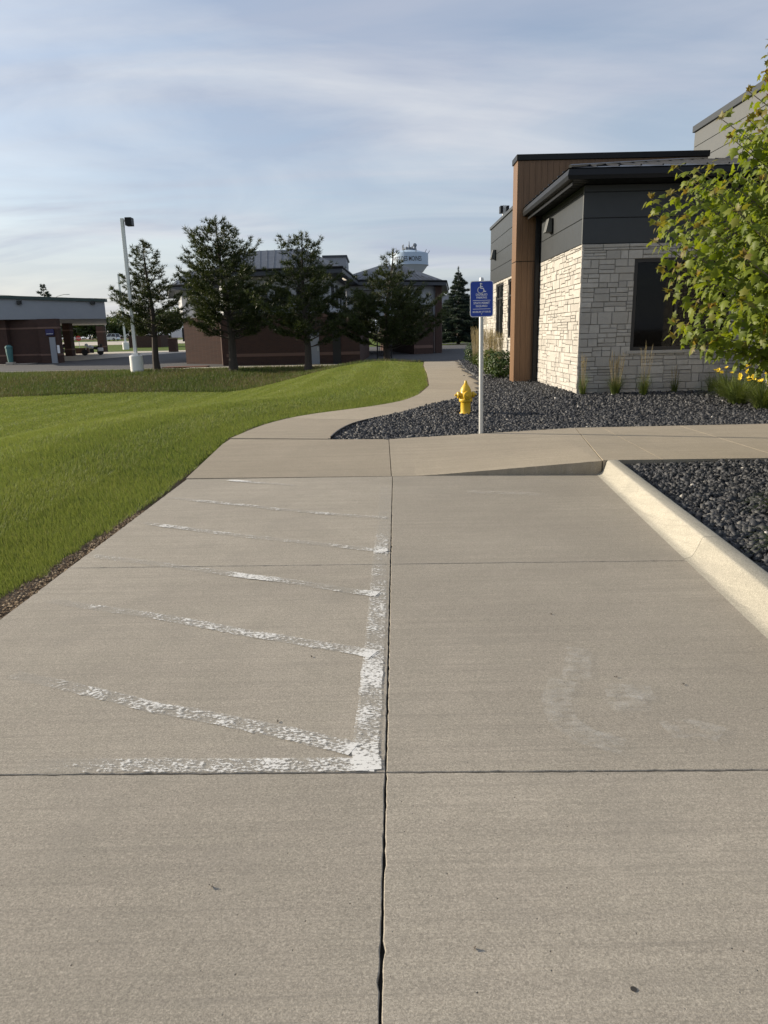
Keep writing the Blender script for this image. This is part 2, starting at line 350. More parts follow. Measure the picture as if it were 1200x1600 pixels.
def leaf_mat(name,lo,hi,trans=.4,tip=None,rough=.5):
    s=NT(name); r=s.island(); p=s.pos(); b=s.noise(p,2.2,3)
    col=s.mix(s.math('ADD',s.math('MULTIPLY',r,.65),s.math('MULTIPLY',b,.35)),lo,hi)
    if tip:
        at=s.n('ShaderNodeAttribute'); at.attribute_name='young'; col=s.mix(at.outputs['Fac'],col,tip)
    d=s.bsdf(col,rough,0,.35); t=s.n('ShaderNodeBsdfTranslucent'); s.l(s.mix(1.0,col,(1.35,1.3,.6),'MULTIPLY'),t.inputs[0])
    m=s.n('ShaderNodeMixShader'); m.inputs[0].default_value=trans; s.l(d,m.inputs[1]); s.l(t.outputs[0],m.inputs[2]); return s.end(m.outputs[0])
M['maple']=leaf_mat('maple_leaf',(.068,.112,.011),(.225,.275,.03),.5,(.20,.125,.05))
M['pine']=leaf_mat('pine_needle',(.022,.036,.014),(.07,.088,.028),.2)
M['spruce']=leaf_mat('spruce_needle',(.022,.04,.032),(.055,.08,.065),.15)
M['dark_leaf']=leaf_mat('shrub_leaf',(.02,.042,.01),(.055,.095,.022),.25)
M['far_leaf']=leaf_mat('far_leaf',(.03,.052,.015),(.075,.10,.03),.3)
M['blade']=leaf_mat('reed_blade',(.05,.085,.018),(.13,.16,.045),.35)
M['plume']=leaf_mat('dry_plume',(.22,.18,.10),(.38,.32,.2),.35)
M['petal']=leaf_mat('lily_petal',(.78,.55,.03),(.88,.70,.08),.3)
M['bark']=simple('pine_bark',(.055,.045,.038),.95,0,.35,12,.8,25)
M['maplebark']=simple('maple_bark',(.14,.115,.09),.9,0,.3,14,.6,40)
M['lamp']=NT('downlight'); 
_l=M['lamp']; _e=_l.n('ShaderNodeEmission'); _e.inputs[0].default_value=(1,.85,.65,1); _e.inputs[1].default_value=1.6; M['lamp']=_l.end(_e.outputs[0])

# ------------------------------------------------------------------ ground heights
PL=[(290,748,0.0),(330,711,.07),(360,686,.12),(404,665.5,.15),(448,653.5,.15),(490,646,.15),(535,640.5,.15),(587,634,.15),(630,626,.15),(655,616,.15),(671,602,.15),(668,585,.15),(662,570,.15),(663,563,.15)]
PLW=[gz(*q) for q in PL]+[Vector((4.6,41.5,.06)),Vector((9,43.6,-.2)),Vector((16,44.6,-.36))]
PR=[(516,685.5,.13),(526,674,.14),(552,660,.15),(590,652,.15),(617,647.5,.15),(663,637.6,.15),(710,628,.15),(742,620,.15),(755,608,.15),(750,595,.15),(733,583,.15),(722,572,.15),(717,565,.15)]
PRW=[gz(*q) for q in PR]+[Vector((5.3,37.8,.1)),Vector((10,40.8,-.12)),Vector((16,42.9,-.34))]
EDGE=np.array([(-2.16,-30,0),(-2.16,3.8,0),(-2.16,7.0,0)]+[tuple(p) for p in PLW]+[(60,48,-.4)])
def edge_d(x,y):
    P=np.stack([x,y],-1); best=np.full(x.shape,1e9); sgn=np.zeros(x.shape); ez=np.zeros(x.shape)
    for i in range(len(EDGE)-1):
        a=EDGE[i,:2]; b=EDGE[i+1,:2]; ab=b-a; t=np.clip(((P-a)@ab)/(ab@ab),0,1); q=a+t[...,None]*ab
        d=np.hypot(P[...,0]-q[...,0],P[...,1]-q[...,1]); c=ab[0]*(P[...,1]-a[1])-ab[1]*(P[...,0]-a[0])
        m=d<best; best=np.where(m,d,best); sgn=np.where(m,np.sign(c),sgn); ez=np.where(m,EDGE[i,2]+t*(EDGE[i+1,2]-EDGE[i,2]),ez)
    return best*np.where(sgn==0,1,sgn),ez
def sst(a,b,x): t=np.clip((x-a)/(b-a),0,1); return t*t*(3-2*t)
FY=[44,60,80,100,120,200,400,4000]; FZ=[-.4,-.3,-.05,0,0,1.5,2.6,5]
def gh(x,y):
    x=np.asarray(x,float); y=np.asarray(y,float); d,ez=edge_d(x,y)
    base=np.where((d<0)&(y<10),-.03,ez*sst(60,20,x))
    prof=np.where(d<0,-.075,-.012+.10*sst(.1,1.9,d)-1.30*sst(1.9,10.0,d))
    far=np.interp(y,FY,FZ)
    und=.05*np.sin(x*.31+1.3)*np.sin(y*.23)*sst(6,14,d)
    k=sst(34,43.5,y); near=base+prof+und
    # beyond the lawn the ground passes under the office and drive-through plots
    kk=np.where(d<0,sst(44,48,y),k)
    return near*(1-kk)+far*kk
def gh1(x,y): return float(gh(np.array([x]),np.array([y]))[0])
xs=np.concatenate([-np.geomspace(4000,72,14),np.arange(-70,-14,1.0),np.arange(-14,-5,.4),np.arange(-5,-1.6,.12),np.arange(-1.6,5,.2),np.arange(5,20,1.0),np.geomspace(20,4000,18)])
ys=np.concatenate([-np.geomspace(600,10,10),np.arange(-9,2,.8),np.arange(2,14,.16),np.arange(14,46,.4),[46,48,50,55,60,70,80,90,100,110,120,140,160,180,200,260,400,700,1400,2500,4000]])
GX,GY=np.meshgrid(xs,ys); GZ=gh(GX,GY); nx,ny=len(xs),len(ys)
D,_=edge_d(GX,GY)
I=np.arange(nx*ny).reshape(ny,nx); a,b,c,d_=I[:-1,:-1].ravel(),I[:-1,1:].ravel(),I[1:,1:].ravel(),I[1:,:-1].ravel()
strip=np.interp(GY,[0,3.5,5,6.5,9,40],[.28,.24,.14,.07,.05,.04])
soil=np.clip(1-(D-strip*.6)/(strip*.9+.02),0,1)*(GY<46)
soil=np.maximum(soil,.62*sst(150,260,GY)); soil=np.maximum(soil,.52*sst(34,37,GY)*sst(45,42,GY)*(np.sin(GX*.8)*.5+.5))
gr=tri_mesh('ground',np.stack([GX.ravel(),GY.ravel(),GZ.ravel()],-1),np.concatenate([np.stack([a,b,c],-1),np.stack([a,c,d_],-1)]),M['ground'],attr={'soil':soil.ravel()})
gr.data.polygons.foreach_set('use_smooth',[True]*len(gr.data.polygons)); tag(gr,'grassy ground falling to a swale and rising to the far lots','ground',kind='structure')

# ------------------------------------------------------------------ concrete slabs
def slab_mesh(name,poly,zf,thick,jit=.0016,step=.03,cham=.0025):
    """polygon (list of xy), zf(x,y) -> top height; edges slightly ragged"""
    pts=[]
    n=len(poly)
    for i in range(n):
        a=Vector(poly[i][:2]); b=Vector(poly[(i+1)%n][:2]); L=(b-a).length; k=max(1,int(L/step)); nn=(b-a).normalized(); nr=Vector((nn.y,-nn.x))
        for j in range(k):
            q=a+(b-a)*(j/k)
            if j: q=q-nr*abs(random.gauss(0,jit))*(3 if random.random()<.03 else 1)
            pts.append(q)
    m=len(pts); vs=[]; c=sum((p for p in pts),Vector((0,0)))/m
    ins=[]
    for i,p in enumerate(pts):
        t=(pts[(i+1)%m]-pts[i-1]).normalized(); ins.append(p-Vector((t.y,-t.x))*cham*random.uniform(.6,1.5))
    for p in ins: vs.append((p.x,p.y,zf(p.x,p.y)))
    for p in pts: vs.append((p.x,p.y,zf(p.x,p.y)-cham))
    for p in pts: vs.append((p.x,p.y,zf(p.x,p.y)-thick))
    fs=[tuple(range(m))]
    for i in range(m):
        j=(i+1)%m; fs+= [(i,m+i,m+j,j),(m+i,2*m+i,2*m+j,m+j)]
    me=bpy.data.meshes.new(name); me.from_pydata(vs,[],fs); me.update(); return me
JX=lambda y:-.063+.0215*y      # centre joint
J1=lambda x:2.255-.028*x; J2=lambda x:4.63-.035*x; J3=lambda x:7.715-.045*x
CF=lambda y:1.61+.0925*y      # curb foot
lot=MB().prism([(-2.1,-9),(2.0,-9),(2.25,7.6),(-2.1,7.75)],-.16,-.022).build('parking_lot',M['joint'])
tag(lot,'concrete parking bay with worn white access aisle hatching','parking lot',kind='structure')
G=.0022
def quad_slab(x0,x1,y0,y1,parent,mat,zf=lambda x,y:0.,thick=.1,name='slab',g=G):
    """x0,x1 functions of y; y0,y1 functions of x"""
    P=[]
    def corner(fx,fy):
        x=0.
        for _ in range(6): y=fy(x); x=fx(y)
        return (x,y)
    P=[corner(lambda y:x0(y)+g,lambda x:y0(x)+g),corner(lambda y:x1(y)-g,lambda x:y0(x)+g),corner(lambda y:x1(y)-g,lambda x:y1(x)-g),corner(lambda y:x0(y)+g,lambda x:y1(x)-g)]
    return link(name,slab_mesh(name,P,zf,thick),mat,parent)
LX=lambda y:-2.16; PAN=lambda y:CF(y)-.035
rows=[(lambda x:-8.8,lambda x:-4.6-.02*x),(lambda x:-4.6-.02*x,lambda x:-1.1-.025*x),(lambda x:-1.1-.025*x,J1),(J1,J2),(J2,J3)]
for ya,yb in rows:
    quad_slab(LX,JX,ya,yb,lot,M['lot']); quad_slab(JX,lambda y:PAN(y)+G,ya,yb,lot,M['lot'])
# gutter pan and rolled curb, swept along the foot line, two contraction joints
prof=[(-.07,-.006),(-.045,-.001),(-.02,.004),(.0,.010),(.012,.02),(.024,.038),(.037,.065),(.05,.098),(.06,.124),(.067,.14),(.074,.148),(.084,.151),(.172,.154),(.185,.149),(.19,.135),(.19,-.1),(-.07,-.1)]
curb=empty('curb',(0,0,0),kind='structure'); tag(curb,'pale rolled concrete curb along the gravel island','curb')
for y0,y1 in ((-8.8,-3.2),(-3.2,1.0),(1.0,4.60),(4.60,7.56)):
    k=max(2,int((y1-y0)/.25)); vs=[]; fs=[]; n=len(prof)
    for i in range(k+1):
        y=y0+.0022+(y1-y0-.0044)*i/k; sk=-.045
        for px,pz in prof: vs.append((CF(y)+px,y+sk*px,pz))
    for i in range(k):
        for j in range(n): fs.append((i*n+j,i*n+(j+1)%n,(i+1)*n+(j+1)%n,(i+1)*n+j))
    fs.append(tuple(range(n))[::-1]); fs.append(tuple(k*n+j for j in range(n)))
    b=MB(); b.add(vs,fs); o=b.build('curb_segment',M['curb'],curb,smooth=True); o.data.set_sharp_from_angle(angle=R(50))
# ramp and sidewalk slabs
walk=empty('sidewalk',kind='structure'); tag(walk,'buff concrete sidewalk with flush curb ramp curving to the right','sidewalk')
def rampz(x,y):
    back=np.interp(x,[-2.2,-.7,.1,2.7],[.12,.125,.135,.15]); front=np.interp(x,[-2.2,.35,.6,2.31],[.0,.0,.012,.142])
    t=min(1,max(0,(y-7.72)/(9.6-7.72))); return float(front+(back-front)*t)
BK=[(x,gz(*q).y) for x,q in ((0,(360,686,.12)),(1,(516,685.5,.13)))]
def slab_poly(poly,zf,mat,parent,thick=.22,name='slab'): return link(name,slab_mesh(name,poly,zf,thick,.0010,.06),mat,parent)
pA=[(PLW[0].x,J3(-2.18)+.012),(.095,J3(.095)+.012),(.085,9.60),(PRW[0].x,PRW[0].y-.006),(PLW[2].x,PLW[2].y-.006),(PLW[1].x,PLW[1].y)]
def fan_slab(name,cells,zf,thick,mat,parent):
    """grid of xy rows -> slab with sloping top"""
    vs=[];fs=[];r=len(cells);c=len(cells[0])
    for row in cells:
        for x,y in row: vs.append((x,y,zf(x,y)))
    n=r*c
    for row in cells:
        for x,y in row: vs.append((x,y,zf(x,y)-thick))
    for i in range(r-1):
        for j in range(c-1):
            q=(i*c+j,i*c+j+1,(i+1)*c+j+1,(i+1)*c+j); fs.append(q); fs.append(tuple(n+k for k in q[::-1]))
    loop=[j for j in range(c)]+[i*c+c-1 for i in range(1,r)]+[(r-1)*c+j for j in range(c-2,-1,-1)]+[i*c for i in range(r-2,0,-1)]
    for k in range(len(loop)):
        a,b=loop[k],loop[(k+1)%len(loop)]; fs.append((b,a,n+a,n+b)[::-1])
    me=bpy.data.meshes.new(name); me.from_pydata(vs,[],fs); me.update(); bmx=bmesh.new(); bmx.from_mesh(me); bmesh.ops.recalc_face_normals(bmx,faces=bmx.faces); bmx.to_mesh(me); bmx.free()
    o=link(name,me,mat,parent); return o
def lerp2(a,b,t): return (a[0]+(b[0]-a[0])*t,a[1]+(b[1]-a[1])*t)
def bil(q,nu,nv,ff=None):
    return [[lerp2(lerp2(q[0],q[1],i/nu),lerp2(q[3],q[2],i/nu),j/nv) for i in range(nu+1)] for j in range(nv+1)]
def ragged(cells,amt=.004):
    cells[0]=[(x,y+random.gauss(0,amt)) for x,y in cells[0]]; return cells
fan_slab('slab',bil([(PLW[0].x+.01,J3(-2.18)+.014),(.085,J3(.09)+.014),(.083,9.62),(PLW[2].x,PLW[2].y-.006)],24,20),rampz,.25,M['walk'],walk)
fan_slab('slab',ragged(bil([(.093,J3(.1)+.014),(2.325,7.565),(2.73,10.22),(.091,9.62)],60,20),.0025),rampz,.25,M['walk'],walk)
xr=[2.335,2.95,4.2,6.4,8.6,10.8,13,15.2]
for i in range(len(xr)-1):
    x0,x1=xr[i]+.004,xr[i+1]-.004; sk=.4*max(0,1-i) if i else .4
    off=lambda x,i=i:0
    xb0=x0+(.402 if i==0 else max(0,.30-.15*i)); xb1=x1+max(0,.30-.15*(i+1))
    if i==0: x0=2.335; xb0=2.74
    fy=lambda x:7.565-.052*(x-2.33); by=lambda x:10.22-.012*(x-2.7)
    fan_slab('slab',bil([(x0,fy(x0)),(x1,fy(x1)),(xb1,by(xb1)),(xb0,by(xb0))],8,6),lambda x,y:.15,.25,M['walk'],walk)
# curving path
def resample(pts,n):
    P=[np.array(p) for p in pts]; L=[0]
    for i in range(1,len(P)): L.append(L[-1]+np.linalg.norm(P[i]-P[i-1]))
    out=[]
    for t in np.linspace(0,L[-1],n): out.append([np.interp(t,L,[p[k] for p in P]) for k in range(3)])
    o=np.array(out)
    for _ in range(3): o[1:-1]=(o[:-2]+2*o[1:-1]+o[2:])/4
    return o
NP=161; lp=resample(PLW[2:],NP); rp=resample(PRW,NP)
for s0 in range(0,NP-1,8):
    cells=[]
    for k in range(s0,s0+9):
        t=lp[k]; u=rp[k]; e=.0
        if k==s0: e=.07
        if k==s0+8: e=-.07
        if e: 
            kk=k+(1 if e>0 else -1); t=t+(lp[kk]-t)*.03; u=u+(rp[kk]-u)*.03
        cells.append([(t[0]+(u[0]-t[0])*j/6,t[1]+(u[1]-t[1])*j/6) for j in range(7)])
    zl=lambda x,y:float(np.interp(y,[9.6,11.5,36,44.6],[.125,.15,.15,-.36]))
    fan_slab('slab',cells,zl,.2,M['walk'],walk)

# ------------------------------------------------------------------ painted lines (parts of the lot)
RK=0.
def ribbon(name,pts,w0,w1,parent,mat='paint'):
    """pts: (px,py,wear) ; dense ribbon 3 mm above the slab"""
    global RK; RK+=.0006; zz0=.0025+RK; W=[(gz(x,y,zz0),max(wr,.02)) for x,y,wr in pts]; L=[0]
    for i in range(1,len(W)): L.append(L[-1]+(W[i][0]-W[i-1][0]).length)
    n=max(8,int(L[-1]/.03)); T=np.linspace(0,L[-1],n); X=np.interp(T,L,[p.x for p,_ in W]); Y=np.interp(T,L,[p.y for p,_ in W]); Wr=np.interp(T,L,[w for _,w in W])
    vs=[];fs=[];wa=[]
    for i in range(n):
        j0,j1=max(0,i-1),min(n-1,i+1); t=Vector((X[j1]-X[j0],Y[j1]-Y[j0])).normalized(); nn=Vector((-t.y,t.x)); w=(w0+(w1-w0)*i/(n-1))/2
        for k,q in enumerate((-1,-.8,0,.8,1)):
            jj=random.gauss(0,.002) if abs(q)==1 else 0
            vs.append((X[i]+nn.x*(w*q+jj),Y[i]+nn.y*(w*q+jj),zz0)); wa.append(Wr[i]+(.10 if abs(q)==1 else 0)+(random.gauss(0,.04) if mat=='paint' else 0))
    for i in range(n-1):
        for k in range(4): fs.append((i*5+k,i*5+k+1,i*5+k+6,i*5+k+5))
    me=bpy.data.meshes.new(name); me.from_pydata(vs,[],fs); me.update(); at=me.attributes.new('wear','FLOAT','POINT'); at.data.foreach_set('value',wa)
    if me.polygons[0].normal.z<0: me.flip_normals()
    return link(name,me,M[mat],parent)
lines=[
 ([(40,1196,.8),(120,1196,.72),(200,1195,.4),(240,1195,.22),(330,1195,.3),(400,1195,.2),(480,1195,.3),(530,1194,.2),(585,1193,-.25)],.088,.088),
 ([(574,1203,-.3),(570,1170,-.2),(571,1160,.2),(577,1110,.25),(580,1060,.15),(584,1022,.25),(586,990,.45),(589,950,.4),(591,915,.5),(593,875,.62),(595,858,.2),(597,842,.42),(598,830,.66),(600,800,.7),(602,760,.74)],.1,.105),
 ([(553,1170,-.2),(520,1162,.35),(440,1143,.32),(360,1127,.3),(290,1113,.3),(240,1105,.28),(190,1092,.5),(140,1080,.42),(100,1070,.62),(20,1054,.66)],.092,.075),
 ([(584,1022,-.1),(550,1015,.42),(490,1006,.5),(440,997,.3),(380,988,.36),(310,974,.35),(230,960,.55),(170,952,.6),(75,938,.76)],.085,.075),
 ([(590,928,.05),(540,922,.62),(480,912,.6),(430,905,.42),(395,901,.1),(366,897,.2),(340,893,.62),(250,881,.62),(200,875,.68),(145,868,.68)],.085,.08),
 ([(602,862,-.05),(580,858,.4),(520,852,.55),(470,846,.6),(430,842,.7),(370,836,.6),(320,829,.5),(255,821,.25),(225,817,.7)],.085,.08),
 ([(607,809,.55),(560,806,.62),(510,802,.5),(480,799,.62),(430,795,.52),(390,790,.55),(340,785,.45),(300,781,.55),(262,777,.75)],.085,.08),
 ([(460,758,.75),(420,755,.55),(395,753,.3),(370,751,.0),(357,750,.3)],.08,.08)]
lines=[([(x,y,(w-.12 if w>.4 else w-.04) if k>2 else (w-.08 if w>.35 else w)) for x,y,w in p],a,b_) for k,(p,a,b_) in enumerate(lines)]
for k,(p,w0,w1) in enumerate(lines):
    ribbon('painted_line',p,w0,w1,lot)
for p in ([(882,1080,.66),(898,1078,.7)],[(955,1077,.78),(975,1079,.7),(990,1076,.85)],[(960,1100,.76),(985,1098,.8)],[(1105,1140,.8),(1118,1142,.72),(1126,1142,.85)]):
    ribbon('painted_symbol_trace',p,.03,.03,lot)
for p in ([(905,1012,0),(903,1035,0),(900,1062,0)],[(880,1062,0),(868,1095,0),(880,1128,0),(920,1152,0),(975,1165,0)],[(945,1078,0),(985,1080,0),(1020,1082,0)],[(950,1100,0),(1010,1098,0)],[(1040,1140,0),(1090,1136,0),(1128,1148,0)],[(730,768,0),(850,772,0)]):
    ribbon('painted_symbol_trace',p,.13,.13,lot,'ghost')
# small debris
b=MB(); 
c=gz(990,1546,0); b.lathe([(0,.0008),(.0055,.0008),(.0062,.0012),(.0075,.0016)],14,c); b.build('pit_hole',M['joint'],lot)
for (x,y,lab) in ((487,1027,'dry leaf scrap between the two nearest diagonal paint lines'),(962,1058,'dry leaf scrap beside the faded wheelchair symbol traces'),(435,1128,'tiny leaf scrap touching the nearest diagonal paint line'),(860,960,'tiny leaf scrap in the middle of the right bay'),(1068,1070,'tiny leaf scrap in the right bay, closest to the curb'),(740,1480,'tiny leaf scrap in the foreground right of the centre joint'),(330,1385,'tiny leaf scrap in the foreground left of the centre joint')):
    c=gz(x,y,.001); b=MB(); 
    for k in range(3):
        a=random.random()*6; r=random.uniform(.006,.012); b.add([(c.x,c.y,.001),(c.x+r*math.cos(a),c.y+r*math.sin(a),.004),(c.x+r*.7*math.cos(a+.9),c.y+r*.7*math.sin(a+.9),.009)],[(0,1,2)])
    o=b.build('leaf_scrap',M['bark']); tag(o,lab,'leaf','leaf scraps on the concrete')

# ------------------------------------------------------------------ gravel beds
def inpoly(P,poly):
    x,y=P[:,0],P[:,1]; r=np.zeros(len(P),bool); n=len(poly); j=n-1
    for i in range(n):
        xi,yi=poly[i]; xj,yj=poly[j]
        r^=((yi>y)!=(yj>y))&(x<(xj-xi)*(y-yi)/(yj-yi+1e-12)+xi); j=i
    return r
BLDG=4.05; FRY=15.1
rps=resample(PRW[:13],90)
bedA=[(p[0],p[1]) for p in rps]+[(4.15,34.6),(4.3,19),(4.3,FRY+.2),(15,FRY+.2),(15,10.12),(2.735,10.20),(.09,9.60)]
bedB=[(CF(y)+.19,y) for y in np.arange(-4,7.31,.3)]+[(2.5,7.53),(9,7.2),(9,-4)]
bzA=lambda x,y:.108+.085*sst(10.3,15,y); bzB=lambda x,y:.088+.022*sst(.2,1.2,x-CF(y)-.19)
def bed(name,poly,bz,label,box,parts):
    x0,x1,y0,y1=box; g=.2; X,Y=np.meshgrid(np.arange(x0,x1,g),np.arange(y0,y1,g)); C=np.stack([X.ravel(),Y.ravel()],-1)
    m=np.zeros(len(C),bool)
    for dx,dy in ((0,0),(.1,0),(-.1,0),(0,.1),(0,-.1)): m|=inpoly(C+[dx,dy],poly)
    if name=='gravel_bed' and poly is bedB: m&=(C[:,0]-.1>CF(C[:,1]+.1)+.06)&(C[:,1]<7.6)
    C=C[m]; h=g/2; n=len(C); V=np.concatenate([np.stack([C[:,0]+sx*h,C[:,1]+sy*h,bz(C[:,0]+sx*h,C[:,1]+sy*h)-.02],-1) for sx,sy in ((-1,-1),(1,-1),(1,1),(-1,1))])
    i=np.arange(n); T=np.concatenate([np.stack([i,i+n,i+2*n],-1),np.stack([i,i+2*n,i+3*n],-1)])
    o=tri_mesh(name,V,T,M['gravelbase']); tag(o,label,'gravel bed',kind='structure')
    Ps=[]
    for (a,b_,c,d,dens,hs) in parts:
        k=int((b_-a)*(d-c)*dens); P=np.stack([rng.uniform(a,b_,k),rng.uniform(c,d,k)],-1); P=P[inpoly(P,poly)]; Ps.append(np.concatenate([P,np.full((len(P),1),hs)],1))
    P=np.concatenate(Ps); n=len(P)
    cube=np.array([(-1,-1,-1),(1,-1,-1),(1,1,-1),(-1,1,-1),(-1,-1,1),(1,-1,1),(1,1,1),(-1,1,1)],float)
    V=cube[None]+rng.uniform(-.48,.48,(n,8,3)); sz=P[:,2]*np.exp(np.clip(rng.normal(0,.4,n),-.8,.62))*.86
    V*= (sz[:,None]*np.stack([rng.uniform(.8,1.5,n),rng.uniform(.6,1.1,n),rng.uniform(.4,.85,n)],-1))[:,None]
    q=rng.normal(size=(n,4)); q[:,1:3]*=.55; q/=np.linalg.norm(q,axis=1)[:,None]; w,x,y,z=q.T
    Rm=np.stack([1-2*(y*y+z*z),2*(x*y-z*w),2*(x*z+y*w),2*(x*y+z*w),1-2*(x*x+z*z),2*(y*z-x*w),2*(x*z-y*w),2*(y*z+x*w),1-2*(x*x+y*y)],-1).reshape(n,3,3)
    V=np.einsum('nij,nkj->nki',Rm,V); ctr=np.stack([P[:,0],P[:,1],bz(P[:,0],P[:,1])+rng.uniform(-.012,.012,n)],-1); V+=ctr[:,None]
    t=np.array([(0,2,1),(0,3,2),(4,5,6),(4,6,7),(0,1,5),(0,5,4),(1,2,6),(1,6,5),(2,3,7),(2,7,6),(3,0,4),(3,4,7)])
    T=(t[None]+8*np.arange(n)[:,None,None]).reshape(-1,3)
    s=tri_mesh('gravel',V.reshape(-1,3),T,M['gravel'],o); tag(s,kind='stuff')
    return o
bed('gravel_bed',bedA,bzA,'black crushed gravel bed between path and stone building',(-1,9.6,9.4,35),[(-.8,3.5,9.4,13,1500,.0165),(3.5,9.0,9.4,13,1300,.0175),(-.8,8.6,13,15.3,1050,.0195),(1.2,4.3,15.3,20,900,.021),(1.5,4.3,20,35,420,.027)])
bed('gravel_bed',bedB,bzB,'black crushed gravel island behind the pale curb','' or (1,7,-2,7.6),[(1.8,5.2,2.6,7.6,1900,.0155),(5.2,6.8,2.6,7.6,600,.02),(1.4,5,-1,2.6,1300,.0165)])
# black edging strip round the bed tip
b=MB(); 
for s_,(p,q) in enumerate(zip(rps[:44],rps[1:45])):
    b.add([(p[0]+.004,p[1]-.004,.06),(q[0]+.004,q[1]-.004,.06),(q[0]+.004,q[1]-.004,.166),(p[0]+.004,p[1]-.004,.166),(p[0]+.02,p[1]-.02,.06),(q[0]+.02,q[1]-.02,.06),(q[0]+.02,q[1]-.02,.166),(p[0]+.02,p[1]-.02,.166)],[(0,1,2,3),(7,6,5,4),(3,2,6,7)])
tag(b.build('bed_edging',M['edging']),'black plastic edging along the curved tip of the gravel bed','edging',kind='structure')
# stray stones on the path
for k,(x,y) in enumerate(((722,578),(728,580),(731,585),(735,588),(738,588.5),(725,587),(747,598),(716,574))):
    c=gz(x,y,.155); b=MB(); r=random.uniform(.02,.035); b.lathe([(0,-r*.5),(r*.9,-r*.3),(r,r*.2),(r*.4,r*.6),(0,r*.55)],6,c)
    tag(b.build('loose_stone',M['gravel']),'loose black stone kicked from the bed onto the path','stone','loose stones on the path')

# ------------------------------------------------------------------ lawn
def blades(name,P,dens_h,w,mat,label,dead=None,lean=.35,bz=None,lz=None):
    n=len(P); z=gh(P[:,0],P[:,1]) if bz is None else bz; a=rng.uniform(0,2*math.pi,n); la=rng.uniform(0,2*math.pi,n) if lz is None else lz+rng.normal(0,1.0,n); h=dens_h; ll=np.abs(rng.normal(0,lean,n))*h
    dx,dy=np.cos(a)*w/2,np.sin(a)*w/2
    B0=np.stack([P[:,0]-dx,P[:,1]-dy,z-.01],-1); B1=np.stack([P[:,0]+dx,P[:,1]+dy,z-.01],-1)
    Tp=np.stack([P[:,0]+np.cos(la)*ll,P[:,1]+np.sin(la)*ll,z+h],-1)
    V=np.stack([B0,B1,Tp],1).reshape(-1,3); T=np.arange(3*n).reshape(n,3)
    dd=np.repeat(dead if dead is not None else np.zeros(n),3)
    o=tri_mesh(name,V,T,mat,attr={'dead':dd}); return tag(o,label,'grass',kind='stuff')
Ps=[];Pr=[]
for y0 in np.concatenate([np.arange(0.0,14,.5),np.arange(14,45.2,1.0)]):
    dy=.5 if y0<14 else 1.; ym=y0+dy/2; xl=-.60*ym-2.6; xrr=5 if ym>11 else -.4
    dist=max(4.5,math.hypot(ym,.3*ym)); dn=20000*(4.5/dist)**1.75*(1 if y0>3 else .4)
    n=int((xrr-xl)*dy*dn); P=np.stack([rng.uniform(xl,xrr,n),rng.uniform(y0,y0+dy,n)],-1); d,_=edge_d(P[:,0],P[:,1])
    st=np.interp(P[:,1],[0,3.5,5,6.5,9,40],[.28,.24,.14,.065,.045,.04]); wob=.35*np.sin(P[:,1]*5.1)+.3*np.sin(P[:,1]*11.7+1)+.25*np.sin(P[:,1]*23)
    P=P[d>st*(.75+.35*wob)+rng.exponential(.02,n)]
    rough=(P[:,1]>35.2+.8*np.sin(P[:,0]*.4)); Ps.append(P[~rough]); Pr.append(P[rough])
P=np.concatenate(Ps); dist=np.hypot(P[:,0],P[:,1]); cl=.5+.5*np.sin(P[:,0]*2.1+np.sin(P[:,1]*1.7)*2)*np.sin(P[:,1]*2.6)
d,_=edge_d(P[:,0],P[:,1])
h=(.026+.022*rng.random(len(P))+.014*cl*rng.random(len(P)))*np.interp(dist,[4,40],[1,1.3])*np.interp(d,[0,.3],[.75,1]); w=.0035*(np.maximum(dist,4.5)/4.5)**.85
band=np.floor((d+.12*np.sin(P[:,1]*.7))/.75)%2
blades('lawn_grass',P,h,w,M['grass'],'mown green lawn beside the path and over the swale',.05*rng.random(len(P)),.55,None,np.where(band==0,math.pi,0.)+.3)
P=np.concatenate(Pr); n=len(P); pt=.5+.5*np.sin(P[:,0]*.9+np.sin(P[:,1]*.7)*1.5)
blades('rough_grass',P,.07+.16*rng.random(n)**2,np.full(n,.026),M['rough_grass'],'rough darker grass on the bank below the pines',.9*pt*rng.random(n),.5)
# soil crumbs and chips on the bare strip along the slab edge
n=2600; yy=rng.uniform(2.2,6.4,n)**1.0; dd=rng.random(n)*np.interp(yy,[2,4,6.4],[.25,.18,.06]); X=-2.16-dd-.005; z=gh(X,yy); s=rng.uniform(.003,.011,n)
V=np.stack([np.stack([X+s*c_[0]*rng.uniform(.6,1.6,n),yy+s*c_[1]*rng.uniform(.6,1.6,n),z+s*c_[2]],-1) for c_ in ((-1,-.6,0),(1,-.6,0),(0,1,0),(0,0,.9))],1).reshape(-1,3)
T=(np.array([(0,1,3),(1,2,3),(2,0,3)])[None]+4*np.arange(n)[:,None,None]).reshape(-1,3)
sc=NT('soil_crumb'); M['crumb']=sc.end(sc.bsdf(sc.ramp(sc.island(),[(0,(.05,.035,.025)),(.6,(.16,.115,.075)),(1,(.36,.29,.2))]),.95,0,.1))
tag(tri_mesh('soil_crumbs',V,T,M['crumb']),'loose soil and chips on the bare strip by the slab','soil',kind='stuff')

